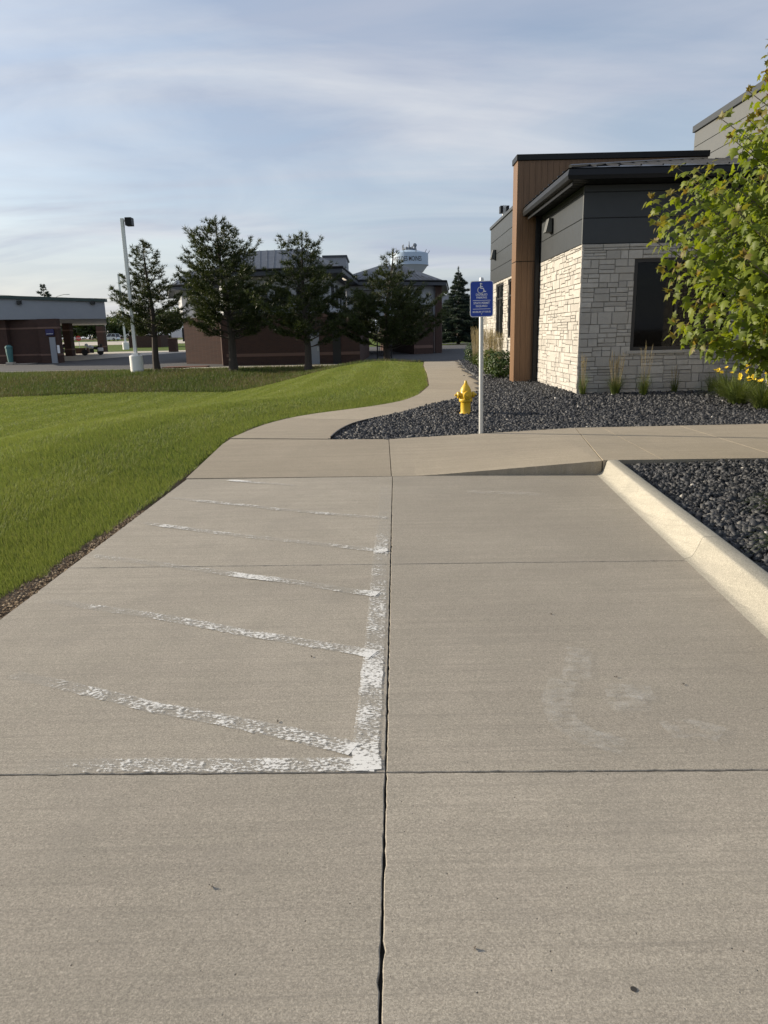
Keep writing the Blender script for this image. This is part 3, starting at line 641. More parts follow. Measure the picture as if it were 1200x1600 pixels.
# ------------------------------------------------------------------ stone-clad building on the right
bld=empty('stone_clad_building',(BLDG,FRY,.2),label='modern building with white ledge stone, charcoal panels and a tall timber fin',cat='building')
bld.location=(0,0,0)
def layout(W,H,holes=()):
    out=[]; z=0
    while z<H-.03:
        ch=random.choice((.17,.2,.24,.27)); 
        if z+ch>H-.08: ch=H-z
        x=0
        while x<W-.02:
            cw=random.uniform(.28,.58)
            if x+cw>W-.15: cw=W-x
            r=random.random(); cuts=[0,1] if r<.22 and ch<.26 else ([0,random.uniform(.36,.64),1] if r<.68 else [0,random.uniform(.26,.38),random.uniform(.6,.74),1])
            for a,b_ in zip(cuts[:-1],cuts[1:]):
                hh=(b_-a)*ch; xx=[0,1]
                if cw>.33 and random.random()<(.75 if hh>.11 else .45): xx=[0,random.uniform(.32,.68),1]
                for c,d in zip(xx[:-1],xx[1:]): out.append([x+c*cw,x+d*cw,z+a*ch,z+b_*ch])
            x+=cw
        z+=ch
    res=[]
    for q in out:
        rs=[q]
        for (h0,h1,g0,g1) in holes:
            nr=[]
            for a,b_,c,d in rs:
                if b_<=h0 or a>=h1 or d<=g0 or c>=g1: nr.append([a,b_,c,d]); continue
                if a<h0: nr.append([a,h0,c,d])
                if b_>h1: nr.append([h1,b_,c,d])
                a2,b2=max(a,h0),min(b_,h1)
                if c<g0: nr.append([a2,b2,c,g0])
                if d>g1: nr.append([a2,b2,g1,d])
            rs=nr
        res+=[r for r in rs if r[1]-r[0]>.03 and r[3]-r[2]>.025]
    return res
def stone_geo(r,org,u,nrm):
    """frustum stone: front face inset & proud, in world axes"""
    g=.0035; a,b_,c,d=r[0]+g,r[1]-g,r[2]+g,r[3]-g; pr=random.uniform(.014,.032); i=.006; J=lambda:random.uniform(-.004,.004)
    V=[]
    for (x,z,p) in ((a,c,-.02),(b_,c,-.02),(b_,d,-.02),(a,d,-.02),(a+J()*.5,c+J()*.5,pr-.012),(b_+J()*.5,c+J()*.5,pr-.012),(b_+J()*.5,d+J()*.5,pr-.012),(a+J()*.5,d+J()*.5,pr-.012),
                    (a+i,c+i,pr+J()),(b_-i,c+i,pr+J()),(b_-i,d-i,pr+J()),(a+i,d-i,pr+J())):
        V.append(Vector(org)+Vector(u)*x+Vector((0,0,z))+Vector(nrm)*p)
    Fs=[(8,9,10,11)]
    for k in range(4):
        k2=(k+1)%4; Fs+=[(k,k2,4+k2,4+k),(4+k,4+k2,8+k2,8+k)]
    return V,Fs
ST=3.13; SB=.14; H=ST-SB
wallF=MB().box(BLDG-.02,7.35,FRY,FRY+.25,SB,ST).build('wall',M['mortar'],bld)   # replaced below by a wall with an opening
bpy.data.objects.remove(wallF)
WX0,WX1,WZ0,WZ1=5.09,7.05,1.06,2.84
b=MB(); b.box(BLDG+.0,WX0,FRY,FRY+.25,SB,ST); b.box(WX1,7.42,FRY,FRY+.25,SB,ST); b.box(WX0,WX1,FRY,FRY+.25,SB,WZ0); b.box(WX0,WX1,FRY,FRY+.25,WZ1,ST)
front=b.build('front_wall',M['mortar'],bld)
fac=MB().box(BLDG,BLDG+.25,FRY+.252,19.02,SB,ST).build('side_wall',M['mortar'],bld)
items=[]
for r in layout(7.38-(BLDG-.03),H,[(WX0-(BLDG-.03)-.0,WX1-(BLDG-.03),WZ0-SB,WZ1-SB)]):
    items.append((r,(BLDG-.03,FRY,SB),(1,0,0),(0,-1,0),front))
rest=[]
fitems=[(r,(BLDG,FRY-.03,SB),(0,1,0),(-1,0,0),fac) for r in layout(19.0-FRY+.03,H)]
fitems.sort(key=lambda t:-(t[0][1]-t[0][0])*(t[0][3]-t[0][2])/(FRY+t[0][0])**2)
room=max(0,300-len(items)); items+=fitems[:room]; rest=fitems[room:]
for it in items:
    V,Fs=stone_geo(*it[:4]); b=MB(); b.add(V,Fs)
    if it[3]==(-1,0,0): b.f=[f[::-1] for f in b.f]
    b.build('stone',M['stone'],it[4])
b=MB()
for it in rest:
    V,Fs=stone_geo(*it[:4]); b.add(V,[f[::-1] for f in Fs])
tag(b.build('side_stones',M['stone'],fac),kind='stuff')
# rear wing (same plane, beyond the fin) and its lower end
WY0,WY1,WY2=19.62,27.35,29.0
w1=MB(); ww=[(22.0,23.55,1.3,3.05),(24.45,25.95,1.3,3.05)]
ys_=[WY0]+[v for a,b_,_,_ in ww for v in (a,b_)]+[WY2]
for a,b_ in zip(ys_[:-1],ys_[1:]):
    win=[q for q in ww if abs(q[0]-a)<1e-6]
    if win: w1.box(BLDG,BLDG+.25,a,b_,SB,win[0][2]); w1.box(BLDG,BLDG+.25,a,b_,win[0][3],ST)
    else: w1.box(BLDG,BLDG+.25,a,b_,SB,ST)
wing=w1.build('wing_wall',M['mortar'],bld)
b=MB()
for r in layout(WY2-WY0,H-.003,[(q[0]-WY0,q[1]-WY0,q[2]-SB,q[3]-SB) for q in ww]+[(28.1-WY0,28.85-WY0,1.75-SB,2.6-SB)]):
    V,Fs=stone_geo(r,(BLDG,WY0,SB),(0,1,0),(-1,0,0)); b.add(V,[f[::-1] for f in Fs])
tag(b.build('wing_stones',M['stone'],wing),kind='stuff')
MB().box(BLDG+.26,8.6,WY2-.25,WY2,SB,ST).build('end_wall',M['mortar'],bld)
MB().box(BLDG-.01,8.6,WY1,WY2+.05,ST+.003,ST+.1).build('low_roof',M['blackmetal'],bld)
MB().box(BLDG+.03,BLDG+.06,28.1,28.85,1.75,2.6).build('window_pane',M['carglass'],bld)
def board(name,x0,x1,y0,y1,z0,z1,mat,parent=bld): return MB().box(x0,x1,y0,y1,z0+.006,z1-.006).build(name,mat,parent,bevel=.004,seg=1)
# backing for panels, then boards
MB().box(BLDG-.005,7.42,FRY+.002,FRY+.25,ST+.002,4.22).build('panel_backing',M['blackmetal'],bld)
MB().box(BLDG-.006,BLDG+.25,FRY+.252,19.0,ST+.002,4.22).build('panel_backing',M['blackmetal'],bld)
for z0,z1 in ((ST+.004,3.61),(3.61,4.085),(4.085,4.215)):
    board('cladding_board',BLDG-.022,7.42,FRY-.016,FRY,z0,z1,M['panel']); board('cladding_board',BLDG-.024,BLDG-.008,FRY+.002,19.0,z0,z1,M['panel'])
MB().box(BLDG-.028,BLDG-.020,FRY-.022,FRY+.03,ST+.004,4.2).build('corner_trim',M['greypanel'],bld)
MB().box(BLDG+.0,BLDG+.25,WY0,WY1,ST+.002,4.99).build('panel_backing',M['blackmetal'],bld)
for k in range(4):
    board('cladding_board',BLDG-.02,BLDG-.002,WY0+.01,WY1,ST+.004+k*.465,ST+.004+(k+1)*.465,M['panel'])
MB().box(BLDG-.06,BLDG+.3,WY0,WY1+.04,4.995,5.09).build('coping',M['panel'],bld,bevel=.008)
MB().box(BLDG+.25,8.6,WY1-.25,WY1,ST+.11,4.99).build('end_cladding',M['panel'],bld)
# timber fin
FX0,FX1,FYA,FYB=3.44,8.05,19.03,19.62
MB().box(FX0+.02,FX1,FYA+.02,FYB-.02,SB+.06,5.56).build('fin_core',M['darkint'],bld)
pw=.145; x=FX0; k=0
while x<FX1-.05:
    x1=min(x+pw,FX1)
    if x<4.2: MB().box(x+.0025,x1-.0025,FYA-.004,FYA+.018,SB+.08,3.175).build('plank',M['wood'],bld)
    MB().box(x+.0025,x1-.0025,FYA-.004,FYA+.018,3.195,5.50).build('plank',M['wood'],bld); x=x1
y=FYA-.0
for k in range(4):
    for z0,z1 in ((SB+.08,3.175),(3.195,5.50)): MB().box(FX0-.003,FX0+.018,y+.0025+(.002 if k==0 else 0),y+.1475-.0025,z0,z1).build('plank',M['wood'],bld)
    y+=.1475
MB().box(FX0-.035,FX1+.03,FYA-.04,FYB+.03,5.505,5.64).build('fin_cap',M['blackmetal'],bld,bevel=.008)
MB().box(FX0-.006,FX0+.04,FYA-.006,FYB,SB,SB+.075).build('fin_base',M['blackmetal'],bld)
# eaves: gutter, soffit, hip roof with seams, downspout
EX,EY,EZ=3.62,14.62,4.43
gprof=[(0,0),(-.02,-.02),(-.05,-.13),(-.03,-.2),(.08,-.2),(.08,0)]
b=MB(); n=len(gprof)
for (px,py) in ((0,0),):
    A=[(EX+q[0],19.0,EZ+q[1]) for q in gprof]; B=[(EX+q[0],EY+q[0],EZ+q[1]) for q in gprof]; C=[(7.9,EY+q[0],EZ+q[1]) for q in gprof]
    b.add(A+B+C,[(i,(i+1)%n,n+(i+1)%n,n+i) for i in range(n)]+[(n+i,n+(i+1)%n,2*n+(i+1)%n,2*n+i) for i in range(n)]+[tuple(range(n))[::-1],tuple(range(2*n,3*n))])
b.build('gutter',M['blackmetal'],bld)
b=MB(); b.add([(EX+.02,EY+.02,4.225),(8,EY+.02,4.225),(8,FRY+.1,4.225),(BLDG+.1,FRY+.1,4.225),(BLDG+.1,19,4.225),(EX+.02,19,4.225)],[(0,1,2,3),(0,3,4,5)]); b.v+= [(x,y,z+.02) for x,y,z in b.v]; b.f+=[tuple(6+i for i in f[::-1]) for f in b.f[:2]]
b.build('soffit',M['blackmetal'],bld)
for y in np.arange(FRY-.3,18.9,.16): MB().box(EX+.09,BLDG-.03,y,y+.012,4.214,4.226).build('soffit_rib',M['panel'],bld)
MB().box(EX+.075,EX+.09,EY+.09,18.98,4.15,4.222).build('fascia',M['blackmetal'],bld)
s=.225; roof=MB(); rz=lambda x,y:EZ+.012+s*min(x-EX,y-EY)
xc=EX+(19.0-EY)
roof.add([(EX-.03,EY-.03,EZ+.0),(xc,19.03,rz(xc,19.0)),(EX-.03,19.03,EZ),(8.6,EY-.03,EZ),(8.6,19.03,rz(xc,19.0))],[(0,1,2)[::-1],(0,3,4,1)])
ro=roof.build('roof',M['roofmetal'],bld)
for x in np.arange(EX+.5,8.5,.41):
    top=min(19.0,EY+(x-EX)); hgt=.045
    b=MB(); b.tube([(x,EY-.02,EZ+.025),(x,top,rz(x,top)+.02)],.021,4); b.build('roof_seam',M['roofmetal'],ro)
for y in np.arange(EY+.5,18.9,.41):
    b=MB(); top=EX+(y-EY); b.tube([(EX-.02,y,EZ+.025),(top,y,rz(top,y)+.02)],.021,4); b.build('roof_seam',M['roofmetal'],ro)
b=MB(); b.tube([(EX,EY,EZ+.03),(xc,19.0,rz(xc,19.)+.03)],.035,6); b.build('ridge_cap',M['roofmetal'],ro)
b=MB(); b.box(3.9,4.0,18.9,19.0,SB+.1,4.2); b.box(3.82,4.0,18.82,19.0,SB+.02,SB+.13); b.build('downspout',M['blackmetal'],bld,bevel=.006)
# windows
def window(x0,x1,z0,z1,y,parent,mull=()):
    fr=empty('window',parent=parent); t=.07
    b=MB(); b.box(x0,x0+t,y+.01,y+.1,z0,z1); b.box(x1-t,x1,y+.01,y+.1,z0,z1); b.box(x0+t,x1-t,y+.01,y+.1,z0,z0+t); b.box(x0+t,x1-t,y+.01,y+.1,z1-t,z1)
    b.build('frame',M['frame'],fr); xs_=[x0+t]+list(mull)+[x1-t]
    for m in mull: MB().box(m-.03,m+.03,y+.02,y+.09,z0+t,z1-t).build('mullion',M['frame'],fr)
    for a,c in zip(xs_[:-1],xs_[1:]): MB().box(a,c,y+.045,y+.055,z0+t,z1-t).build('pane',M['glass'],fr)
    return fr
wf=window(WX0,WX1,WZ0,WZ1,FRY-.005,bld,(5.98,))
MB().box(WX0-.08,WX1+.1,FRY-.055,FRY+.0,WZ0-.06,WZ0-.004).build('sill',M['stone'],wf)
MB().box(WX0+.1,5.62,FRY+.16,FRY+.18,2.33,WZ1-.05).build('roller_blind',M['blind'],wf)
MB().box(WX0-.3,WX1+.3,FRY+.6,FRY+1.9,WZ0-.9,WZ0-.3).build('interior_desk',M['darkint'],wf)
b=MB(); b.box(4.32,8.2,FRY+2.4,FRY+2.45,SB,4.1); b.build('interior_wall',M['darkint'],bld)
MB().box(4.31,8.2,FRY+.26,FRY+2.39,3.14,3.2).build('interior_ceiling',M['darkint'],bld); MB().box(4.31,8.2,FRY+.26,FRY+2.39,.1,.2).build('interior_floor',M['darkint'],bld)
for a,c,z0,z1 in ww:
    fr=empty('window',parent=bld); b=MB(); X=BLDG+.02; t=.06; b.box(X,X+.08,a,a+t,z0,z1); b.box(X,X+.08,c-t,c,z0,z1); b.box(X,X+.08,a+t,c-t,z0,z0+t); b.box(X,X+.08,a+t,c-t,z1-t,z1); b.box(X,X+.08,a+t,c-t,2.55,2.6); b.build('frame',M['frame'],fr)
    MB().box(X+.03,X+.04,a+t,c-t,z0+t,2.55).build('pane',M['carglass'],fr); MB().box(X+.03,X+.04,a+t,c-t,2.6,z1-t).build('pane',M['carglass'],fr)
    MB().box(BLDG-.05,BLDG-.0,a-.05,c+.05,z0-.06,z0-.003).build('sill',M['stone'],fr)
# wall lights
for yy,zz_ in ((17.75,3.83),(26.2,4.05)):
    w=empty('wall_light',parent=bld); MB().box(BLDG-.05,BLDG-.026,yy-.11,yy+.11,zz_-.16,zz_+.16).build('back_plate',M['blackmetal'],w)
    b=MB(); b.add([(BLDG-.05,yy-.13,zz_-.14),(BLDG-.05,yy+.13,zz_-.14),(BLDG-.05,yy+.13,zz_+.16),(BLDG-.05,yy-.13,zz_+.16),(BLDG-.2,yy-.13,zz_-.14),(BLDG-.2,yy+.13,zz_-.14),(BLDG-.13,yy+.13,zz_+.16),(BLDG-.13,yy-.13,zz_+.16)],[(0,1,2,3),(7,6,5,4),(0,4,5,1),(1,5,6,2),(2,6,7,3),(3,7,4,0)])
    b.build('lamp_shade',M['greypanel'],w,bevel=.01)
# upper block and entrance return
MX=8.5; MB().box(MX+.02,16,13.0,21.05,3.2,6.5).build('upper_block',M['blackmetal'],bld)
for k in range(6):
    z0=4.3+k*.37; board('cladding_board',MX,MX+.019,13.0,21.05,z0,z0+.37,M['greypanel'])
MB().box(MX-.05,16.05,12.95,21.1,6.52,6.68).build('coping',M['panel'],bld,bevel=.01)
RX=7.36; ret=MB().box(RX+.03,RX+.28,10.9,FRY-.04,SB,ST).build('return_wall',M['mortar'],bld)
b=MB()
for r in layout(FRY-.05-10.9,H):
    V,Fs=stone_geo(r,(RX+.03,10.9,SB),(0,1,0),(-1,0,0)); b.add(V,[f[::-1] for f in Fs])
tag(b.build('return_stones',M['stone'],ret),kind='stuff')
MB().box(RX,RX+.28,10.9,FRY-.04,ST+.002,4.2).build('return_cladding',M['panel'],bld)
MB().box(RX+.29,16,10.9,12.9,SB,4.2).build('entrance_block',M['panel'],bld)
MB().box(RX-.1,16,10.8,14.5,4.203,4.4).build('entrance_roof',M['blackmetal'],bld)

# ------------------------------------------------------------------ disabled parking sign
sb=gy(751.5,673,9.95); SX,SY,SZ=sb.x,sb.y,.1
sign=empty('parking_sign',(SX,SY,SZ),R(-2),'blue disabled parking sign with wheelchair symbol on a galvanised post','sign'); sign.rotation_euler=(0,R(-.35),R(-3))
PH=2.055
b=MB(); b.lathe([(.03,0),(.03,PH),(.029,PH+.02),(.022,PH+.035),(0,PH+.042)],20); b.build('post',M['galv'],sign,smooth=True)
def rrect(w,h,r,n=6):
    P=[]
    for cx_,cy_,a0 in ((w/2-r,h/2-r,0),(-w/2+r,h/2-r,90),(-w/2+r,-h/2+r,180),(w/2-r,-h/2+r,270)):
        for k in range(n+1): a=R(a0+90*k/n); P.append((cx_+r*math.cos(a),cy_+r*math.sin(a)))
    return P
PW,PHH=.305,.457; PZ=PH-.235
def plate(name,poly,y0,y1,mat,parent):
    b=MB(); n=len(poly); b.add([(x,y0,z+PZ) for x,z in poly]+[(x,y1,z+PZ) for x,z in poly],[tuple(range(n)),tuple(range(n,2*n))[::-1]]+[(n+i,n+(i+1)%n,(i+1)%n,i) for i in range(n)]); return b.build(name,mat,parent)
pl=plate('sign_plate',rrect(PW,PHH,.035),-.038,-.033,M['signwhite'],sign); plate('blue_field',rrect(PW-.016,PHH-.016,.028),-.0395,-.0382,M['signblue'],pl)
def text_mesh(txt,h,wmax=None):
    cu_=bpy.data.curves.new('t','FONT'); cu_.body=txt; cu_.align_x='CENTER'; cu_.size=1; cu_.offset=.012; o=bpy.data.objects.new('t',cu_); COL.objects.link(o)
    me=bpy.data.meshes.new_from_object(o.evaluated_get(bpy.context.evaluated_depsgraph_get())); bpy.data.objects.remove(o); bpy.data.curves.remove(cu_)
    co=np.empty(len(me.vertices)*3,np.float32); me.vertices.foreach_get('co',co); co=co.reshape(-1,3); co[:,0]-=(co[:,0].min()+co[:,0].max())/2; co[:,1]-=co[:,1].min(); k=h/co[:,1].max(); co*=k
    if wmax: co[:,0]*=wmax/(co[:,0].max()-co[:,0].min())
    return me,co
def sign_text(txt,z,h,w):
    me,co=text_mesh(txt,h,w); co=np.stack([co[:,0],np.full(len(co),-.0402),co[:,1]+z+PZ],-1); me.vertices.foreach_set('co',co.ravel().astype(np.float32)); me.update(); link('lettering',me,M['signwhite'],pl)
sign_text('DISABLED',.042,.027,.15); sign_text('PARKING',.005,.027,.135); sign_text('STATE PERMIT',-.066,.029,.21); sign_text('REQUIRED',-.105,.027,.15); sign_text('MINIMUM OF $200.00',-.178,.026,.235)
for z in (-.018,-.127): plate('rule_line',[(-.115,z-.0025),(.115,z-.0025),(.115,z+.0025),(-.115,z+.0025)],-.0403,-.0396,M['signwhite'],pl)
def strip(b,pts,w,y0=-.0402):
    for p,q in zip(pts[:-1],pts[1:]):
        p=Vector(p);q=Vector(q);t=(q-p).normalized()*w*.35; n_=Vector((-(q-p).y,(q-p).x)).normalized()*w/2
        P=[p-t+n_,p-t-n_,q+t-n_,q+t+n_]; b.add([(a.x,y0,a.y+PZ) for a in P],[(0,1,2,3)])
b=MB(); zc=.125; strip(b,[(-.012+.040*math.cos(R(a)),zc-.012+.040*math.sin(R(a))) for a in range(115,352,10)],.0105)
strip(b,[(-.014,zc+.052),(-.014,zc+.010),(.022,zc+.008),(.036,zc-.034),(.052,zc-.030)],.0115,-.0404); strip(b,[(-.014,zc+.030),(.012,zc+.030)],.009,-.0405)
b.add([(-.014+.0095*math.cos(R(a)),-.0406,zc+.068+.0095*math.sin(R(a))+PZ) for a in range(0,360,30)],[tuple(range(12))]); b.build('wheelchair_symbol',M['signwhite'],pl)
for z in (PZ+.19,PZ-.19):
    b=MB(); b.lathe([(0,-.006),(.007,-.006),(.008,0)],8,(0,-.0395,z),'y'); b.build('bolt',M['galv'],pl)

# ------------------------------------------------------------------ fire hydrant
hb=gz(727.5,648,.13); hyd=empty('fire_hydrant',(hb.x,hb.y,.125),R(8),'yellow fire hydrant standing in the gravel beside the path','hydrant')
k=.94
def hl(name,prof,seg=28,c=(0,0,0),axis='z'): b=MB(); b.lathe([(r*k,z*k) for r,z in prof],seg,tuple(q*k for q in c),axis); return b.build(name,M['yellow'],hyd,smooth=True)
hl('base_flange',[(.115,0),(.118,.01),(.118,.035),(.112,.045),(.098,.05)]); hl('barrel',[(.094,.045),(.09,.06),(.09,.235),(.094,.25)])
hl('upper_flange',[(.098,.235),(.118,.245),(.121,.255),(.121,.285),(.116,.295),(.1,.305)])
hl('body',[(.1,.30),(.105,.33),(.104,.385),(.098,.42),(.088,.44)]); hl('bonnet',[(.098,.43),(.1,.44),(.094,.455),(.082,.485),(.062,.52),(.044,.543),(.034,.552),(.034,.565),(.026,.57),(.022,.612),(.017,.618),(0,.618)])
for sx in (-1,1):
    b=MB(); b.lathe([(r*k,sx*z*k) for r,z in [(.05,.08),(.05,.115),(.058,.118),(.058,.15),(.05,.158),(.032,.163),(.028,.178),(.018,.18),(.018,.2),(0,.2)]],20,(0,0,.365*k),'x')
    if sx>0: pass
    b.build('side_cap',M['yellow'],hyd,smooth=True)
b=MB(); b.lathe([(r*k,-z*k) for r,z in [(.066,.075),(.066,.105),(.076,.108),(.076,.14),(.066,.15),(.03,.155),(.022,.157),(.022,.178),(0,.178)]],24,(0,0,.36*k),'y'); b.build('front_cap',M['yellow'],hyd,smooth=True)
for a in range(0,360,45):
    b=MB(); b.lathe([(0,-.012),(.011,-.012),(.011,.012),(0,.012)],6,(.112*k*math.cos(R(a+20)),.112*k*math.sin(R(a+20)),.297*k)); b.build('bolt',M['yellow'],hyd)

# ------------------------------------------------------------------ foliage tools
def frames(D):
    """unit vectors D (n,3) -> side, up (n,3)"""
    ref=np.where(np.abs(D[:,2:3])>.95,np.array([[1.,0,0]]),np.array([[0,0,1.]])); S=np.cross(D,ref); S/=np.linalg.norm(S,axis=1)[:,None]+1e-9; return S,np.cross(S,D)
def needles(P,D,n,L,W,spread):
    """tufts at P along D -> thin triangles"""
    m=len(P); Pn=np.repeat(P,n,0); Dn=np.repeat(D,n,0)+rng.normal(0,spread,(m*n,3)); Dn/=np.linalg.norm(Dn,axis=1)[:,None]
    S=np.cross(Dn,rng.normal(size=(m*n,3))); S/=np.linalg.norm(S,axis=1)[:,None]+1e-9; l=L*rng.uniform(.65,1.15,(m*n,1))
    V=np.stack([Pn-S*W/2,Pn+S*W/2,Pn+Dn*l],1).reshape(-1,3); return V,np.arange(len(V)).reshape(-1,3)
def leaf_quads(P,N,size):
    m=len(P); N=N/np.linalg.norm(N,axis=1)[:,None]; S=np.cross(N,rng.normal(size=(m,3))); S/=np.linalg.norm(S,axis=1)[:,None]+1e-9; U=np.cross(S,N); s=size*rng.uniform(.6,1.3,(m,1))
    V=np.stack([P-U*s,P+S*s*.55-N*s*.1,P+U*s,P-S*s*.55-N*s*.1],1).reshape(-1,3); i=np.arange(m)*4; T=np.concatenate([np.stack([i,i+1,i+2],-1),np.stack([i,i+2,i+3],-1)]); return V,T
def conifer(name,base,H,prof,label,cat='tree',group=None,mat='pine',t0=.22,step=.42,nb=6,rise=.35,droop=0.,tuft=(9,.24,.03,.6),dens=1.0,trunk=.17,seed=1,bend=(0,0),tw=.5):
    r=random.Random(seed); tr=empty(name,base,r.uniform(0,6),label,cat,group); tr.rotation_euler=(0,0,0)
    pts=[Vector((bend[0]*(t**1.5)+.06*math.sin(t*7+seed),bend[1]*t+.05*math.cos(t*5+seed),H*t)) for t in np.linspace(0,1,12)]
    pts[0]=Vector((0,0,-.15)); rad=[trunk*(1-t)**.8+.012 for t in np.linspace(0,1,12)]; rad[0]*=1.25
    wood=MB(); wood.tube(pts,rad,9); 
    def axis(z):
        t=z/H; return Vector((bend[0]*(t**1.5)+.06*math.sin(t*7+seed),bend[1]*t+.05*math.cos(t*5+seed),z))
    P=[];Dr=[]; z=H*t0
    while z<H*.985:
        t=z/H; rr=float(np.interp(t,[q[0] for q in prof],[q[1] for q in prof])); k=nb if t<.8 else max(3,nb-2); a0=r.uniform(0,6.28)
        for j in range(k):
            if r.random()<(.14 if t<.5 else .26): continue
            a=a0+6.283*j/k+r.uniform(-.35,.35); L=1.18*rr*r.choice((r.uniform(.5,.9),r.uniform(.8,1.15))); o=axis(z+r.uniform(-.1,.1)); rs=rise*r.uniform(.6,1.4)+(.7*(t-.55) if t>.55 else 0); seg=5; br=[]
            for i in range(seg+1):
                s=i/seg; br.append(o+Vector((math.cos(a)*L*s,math.sin(a)*L*s,L*(rs*s*s-droop*s+.12*s))))
            wood.tube(br,[max(.008,.045*(1-t)*(1-i/seg)+.008) for i in range(seg+1)],4)
            nt=max(2,int(L*8.5*dens*(1 if t<.55 else .72)))
            for i in range(nt):
                s=r.uniform(.22,1)**.8; q=o+Vector((math.cos(a)*L*s,math.sin(a)*L*s,L*(rs*s*s-droop*s+.12*s)))
                sd=1 if r.random()<.5 else -1; ta=a+sd*r.uniform(.35,1.15); tl=(tw*(1.15-s)+.18)*min(1,L/1.3)*r.uniform(.6,1.2); end=q+Vector((math.cos(ta)*tl,math.sin(ta)*tl,tl*(r.uniform(-.05,.45)-droop*.6)))
                m=max(2,int(tl/.11))
                for e in range(m):
                    f=(e+1)/m; P.append(tuple(q.lerp(end,f)+Vector((r.gauss(0,.03),r.gauss(0,.03),r.gauss(0,.03))))); d=(end-q).normalized()*.6+Vector((math.cos(a)*.25,math.sin(a)*.25,.55-droop*.8)); Dr.append(tuple(d.normalized()))
            P.append(tuple(br[-1])); Dr.append((math.cos(a)*.3,math.sin(a)*.3,.9-droop))
        z+=step*r.uniform(.75,1.2)*(1 if t<.7 else .8)
    for i in range(int(6*dens)): P.append(tuple(axis(H*(.94+.06*i/6)))); Dr.append((0,0,1))
    P=np.array(P);Dr=np.array(Dr); V,T=needles(P,Dr,*tuft); 
    wood.build('trunk',M['bark'],tr); tri_mesh('crown',V,T,M[mat],tr); return tr
def broadleaf(name,base,H,rx,rz,label,n=1600,size=.28,mat='far_leaf',group=None,cat='tree',t=.12,blobs=22,seed=1):
    r=np.random.default_rng(seed); tr=empty(name,base,0,label,cat,group); wood=MB(); wood.tube([(0,0,-.2),(0,0,H*.3),(.1,.05,H*.62)],[t*1.2,t,t*.5],8)
    C=[]
    for k in range(blobs):
        d=r.normal(size=3); d/=np.linalg.norm(d); q=d*r.uniform(.35,.8)*np.array([rx,rx,rz])+np.array([0,0,H-rz]); C.append(q); wood.tube([(0,0,H*.28),tuple(q*.5+np.array([0,0,H*.28])*.5+[0,0,.1]),tuple(q)],[t*.4,t*.25,.02],4)
    C=np.array(C); idx=r.integers(0,blobs,n); dd=r.normal(size=(n,3)); dd/=np.linalg.norm(dd,axis=1)[:,None]; P=C[idx]+dd*(r.uniform(.4,1,(n,1)))*np.array([rx,rx,rz])*.38
    V,T=leaf_quads(P,dd+r.normal(0,.5,(n,3))+[0,0,.4],size); wood.build('trunk',M['bark'],tr); tri_mesh('crown',V,T,M[mat],tr); return tr
def arc_blades(n,h,spread,w,seed,droop=.35,seg=3):
    r=np.random.default_rng(seed); a=r.uniform(0,6.283,n); L=h*r.uniform(.55,1.05,n); out=spread*r.uniform(.15,1,n); b0=np.stack([np.cos(a),np.sin(a)],-1)*(.05+.25*spread*r.random((n,1)))*.5
    V=[];T=[]; per=[]
    S=np.stack([-np.sin(a),np.cos(a)],-1)
    for i in range(seg+1):
        t=i/seg; rad=out*t**1.6; z=L*(t-droop*t**3.0*(out/spread)); ww=w*(1-t*.95)/2
        c=np.stack([b0[:,0]+np.cos(a)*rad,b0[:,1]+np.sin(a)*rad,z],-1)
        V.append(np.stack([c-np.concatenate([S*ww,np.zeros((n,1))],1),c+np.concatenate([S*ww,np.zeros((n,1))],1)],1))
    V=np.stack(V,1).reshape(n,-1,3); m=V.shape[1]; t=[]
    for i in range(seg): t+=[(2*i,2*i+1,2*i+3),(2*i,2*i+3,2*i+2)]
    return V.reshape(-1,3),(np.array(t)[None]+m*np.arange(n)[:,None,None]).reshape(-1,3)
def reed(base,h,spread,n,plumes,ph,label,group,seed,w=.007):
    g=empty('reed_grass_clump',base,0,label,'grass clump',group); V,T=arc_blades(n,h,spread,w,seed,.45); tri_mesh('blades',V,T,M['blade'],g)
    if plumes:
        r=np.random.default_rng(seed+50); a=r.uniform(0,6.283,plumes); rr=spread*.45*np.sqrt(r.random(plumes)); Hh=ph*r.uniform(.78,1.05,plumes); St=MB(); P=[];D=[]
        for k in range(plumes):
            p0=(rr[k]*.3*math.cos(a[k]),rr[k]*.3*math.sin(a[k]),0); p1=(rr[k]*math.cos(a[k])+r.normal(0,.02),rr[k]*math.sin(a[k])+r.normal(0,.02),Hh[k]); St.tube([p0,tuple((np.array(p0)+np.array(p1))/2),p1],.0025,3)
            for q in np.linspace(.72,1.0,9): P.append(np.array(p0)+(np.array(p1)-np.array(p0))*q); D.append((0,0,1))
        St.build('stems',M['plume'],g); V,T=needles(np.array(P),np.array(D,float),2,.06,.005,.25); tri_mesh('plumes',V,T,M['plume'],g)
    return g
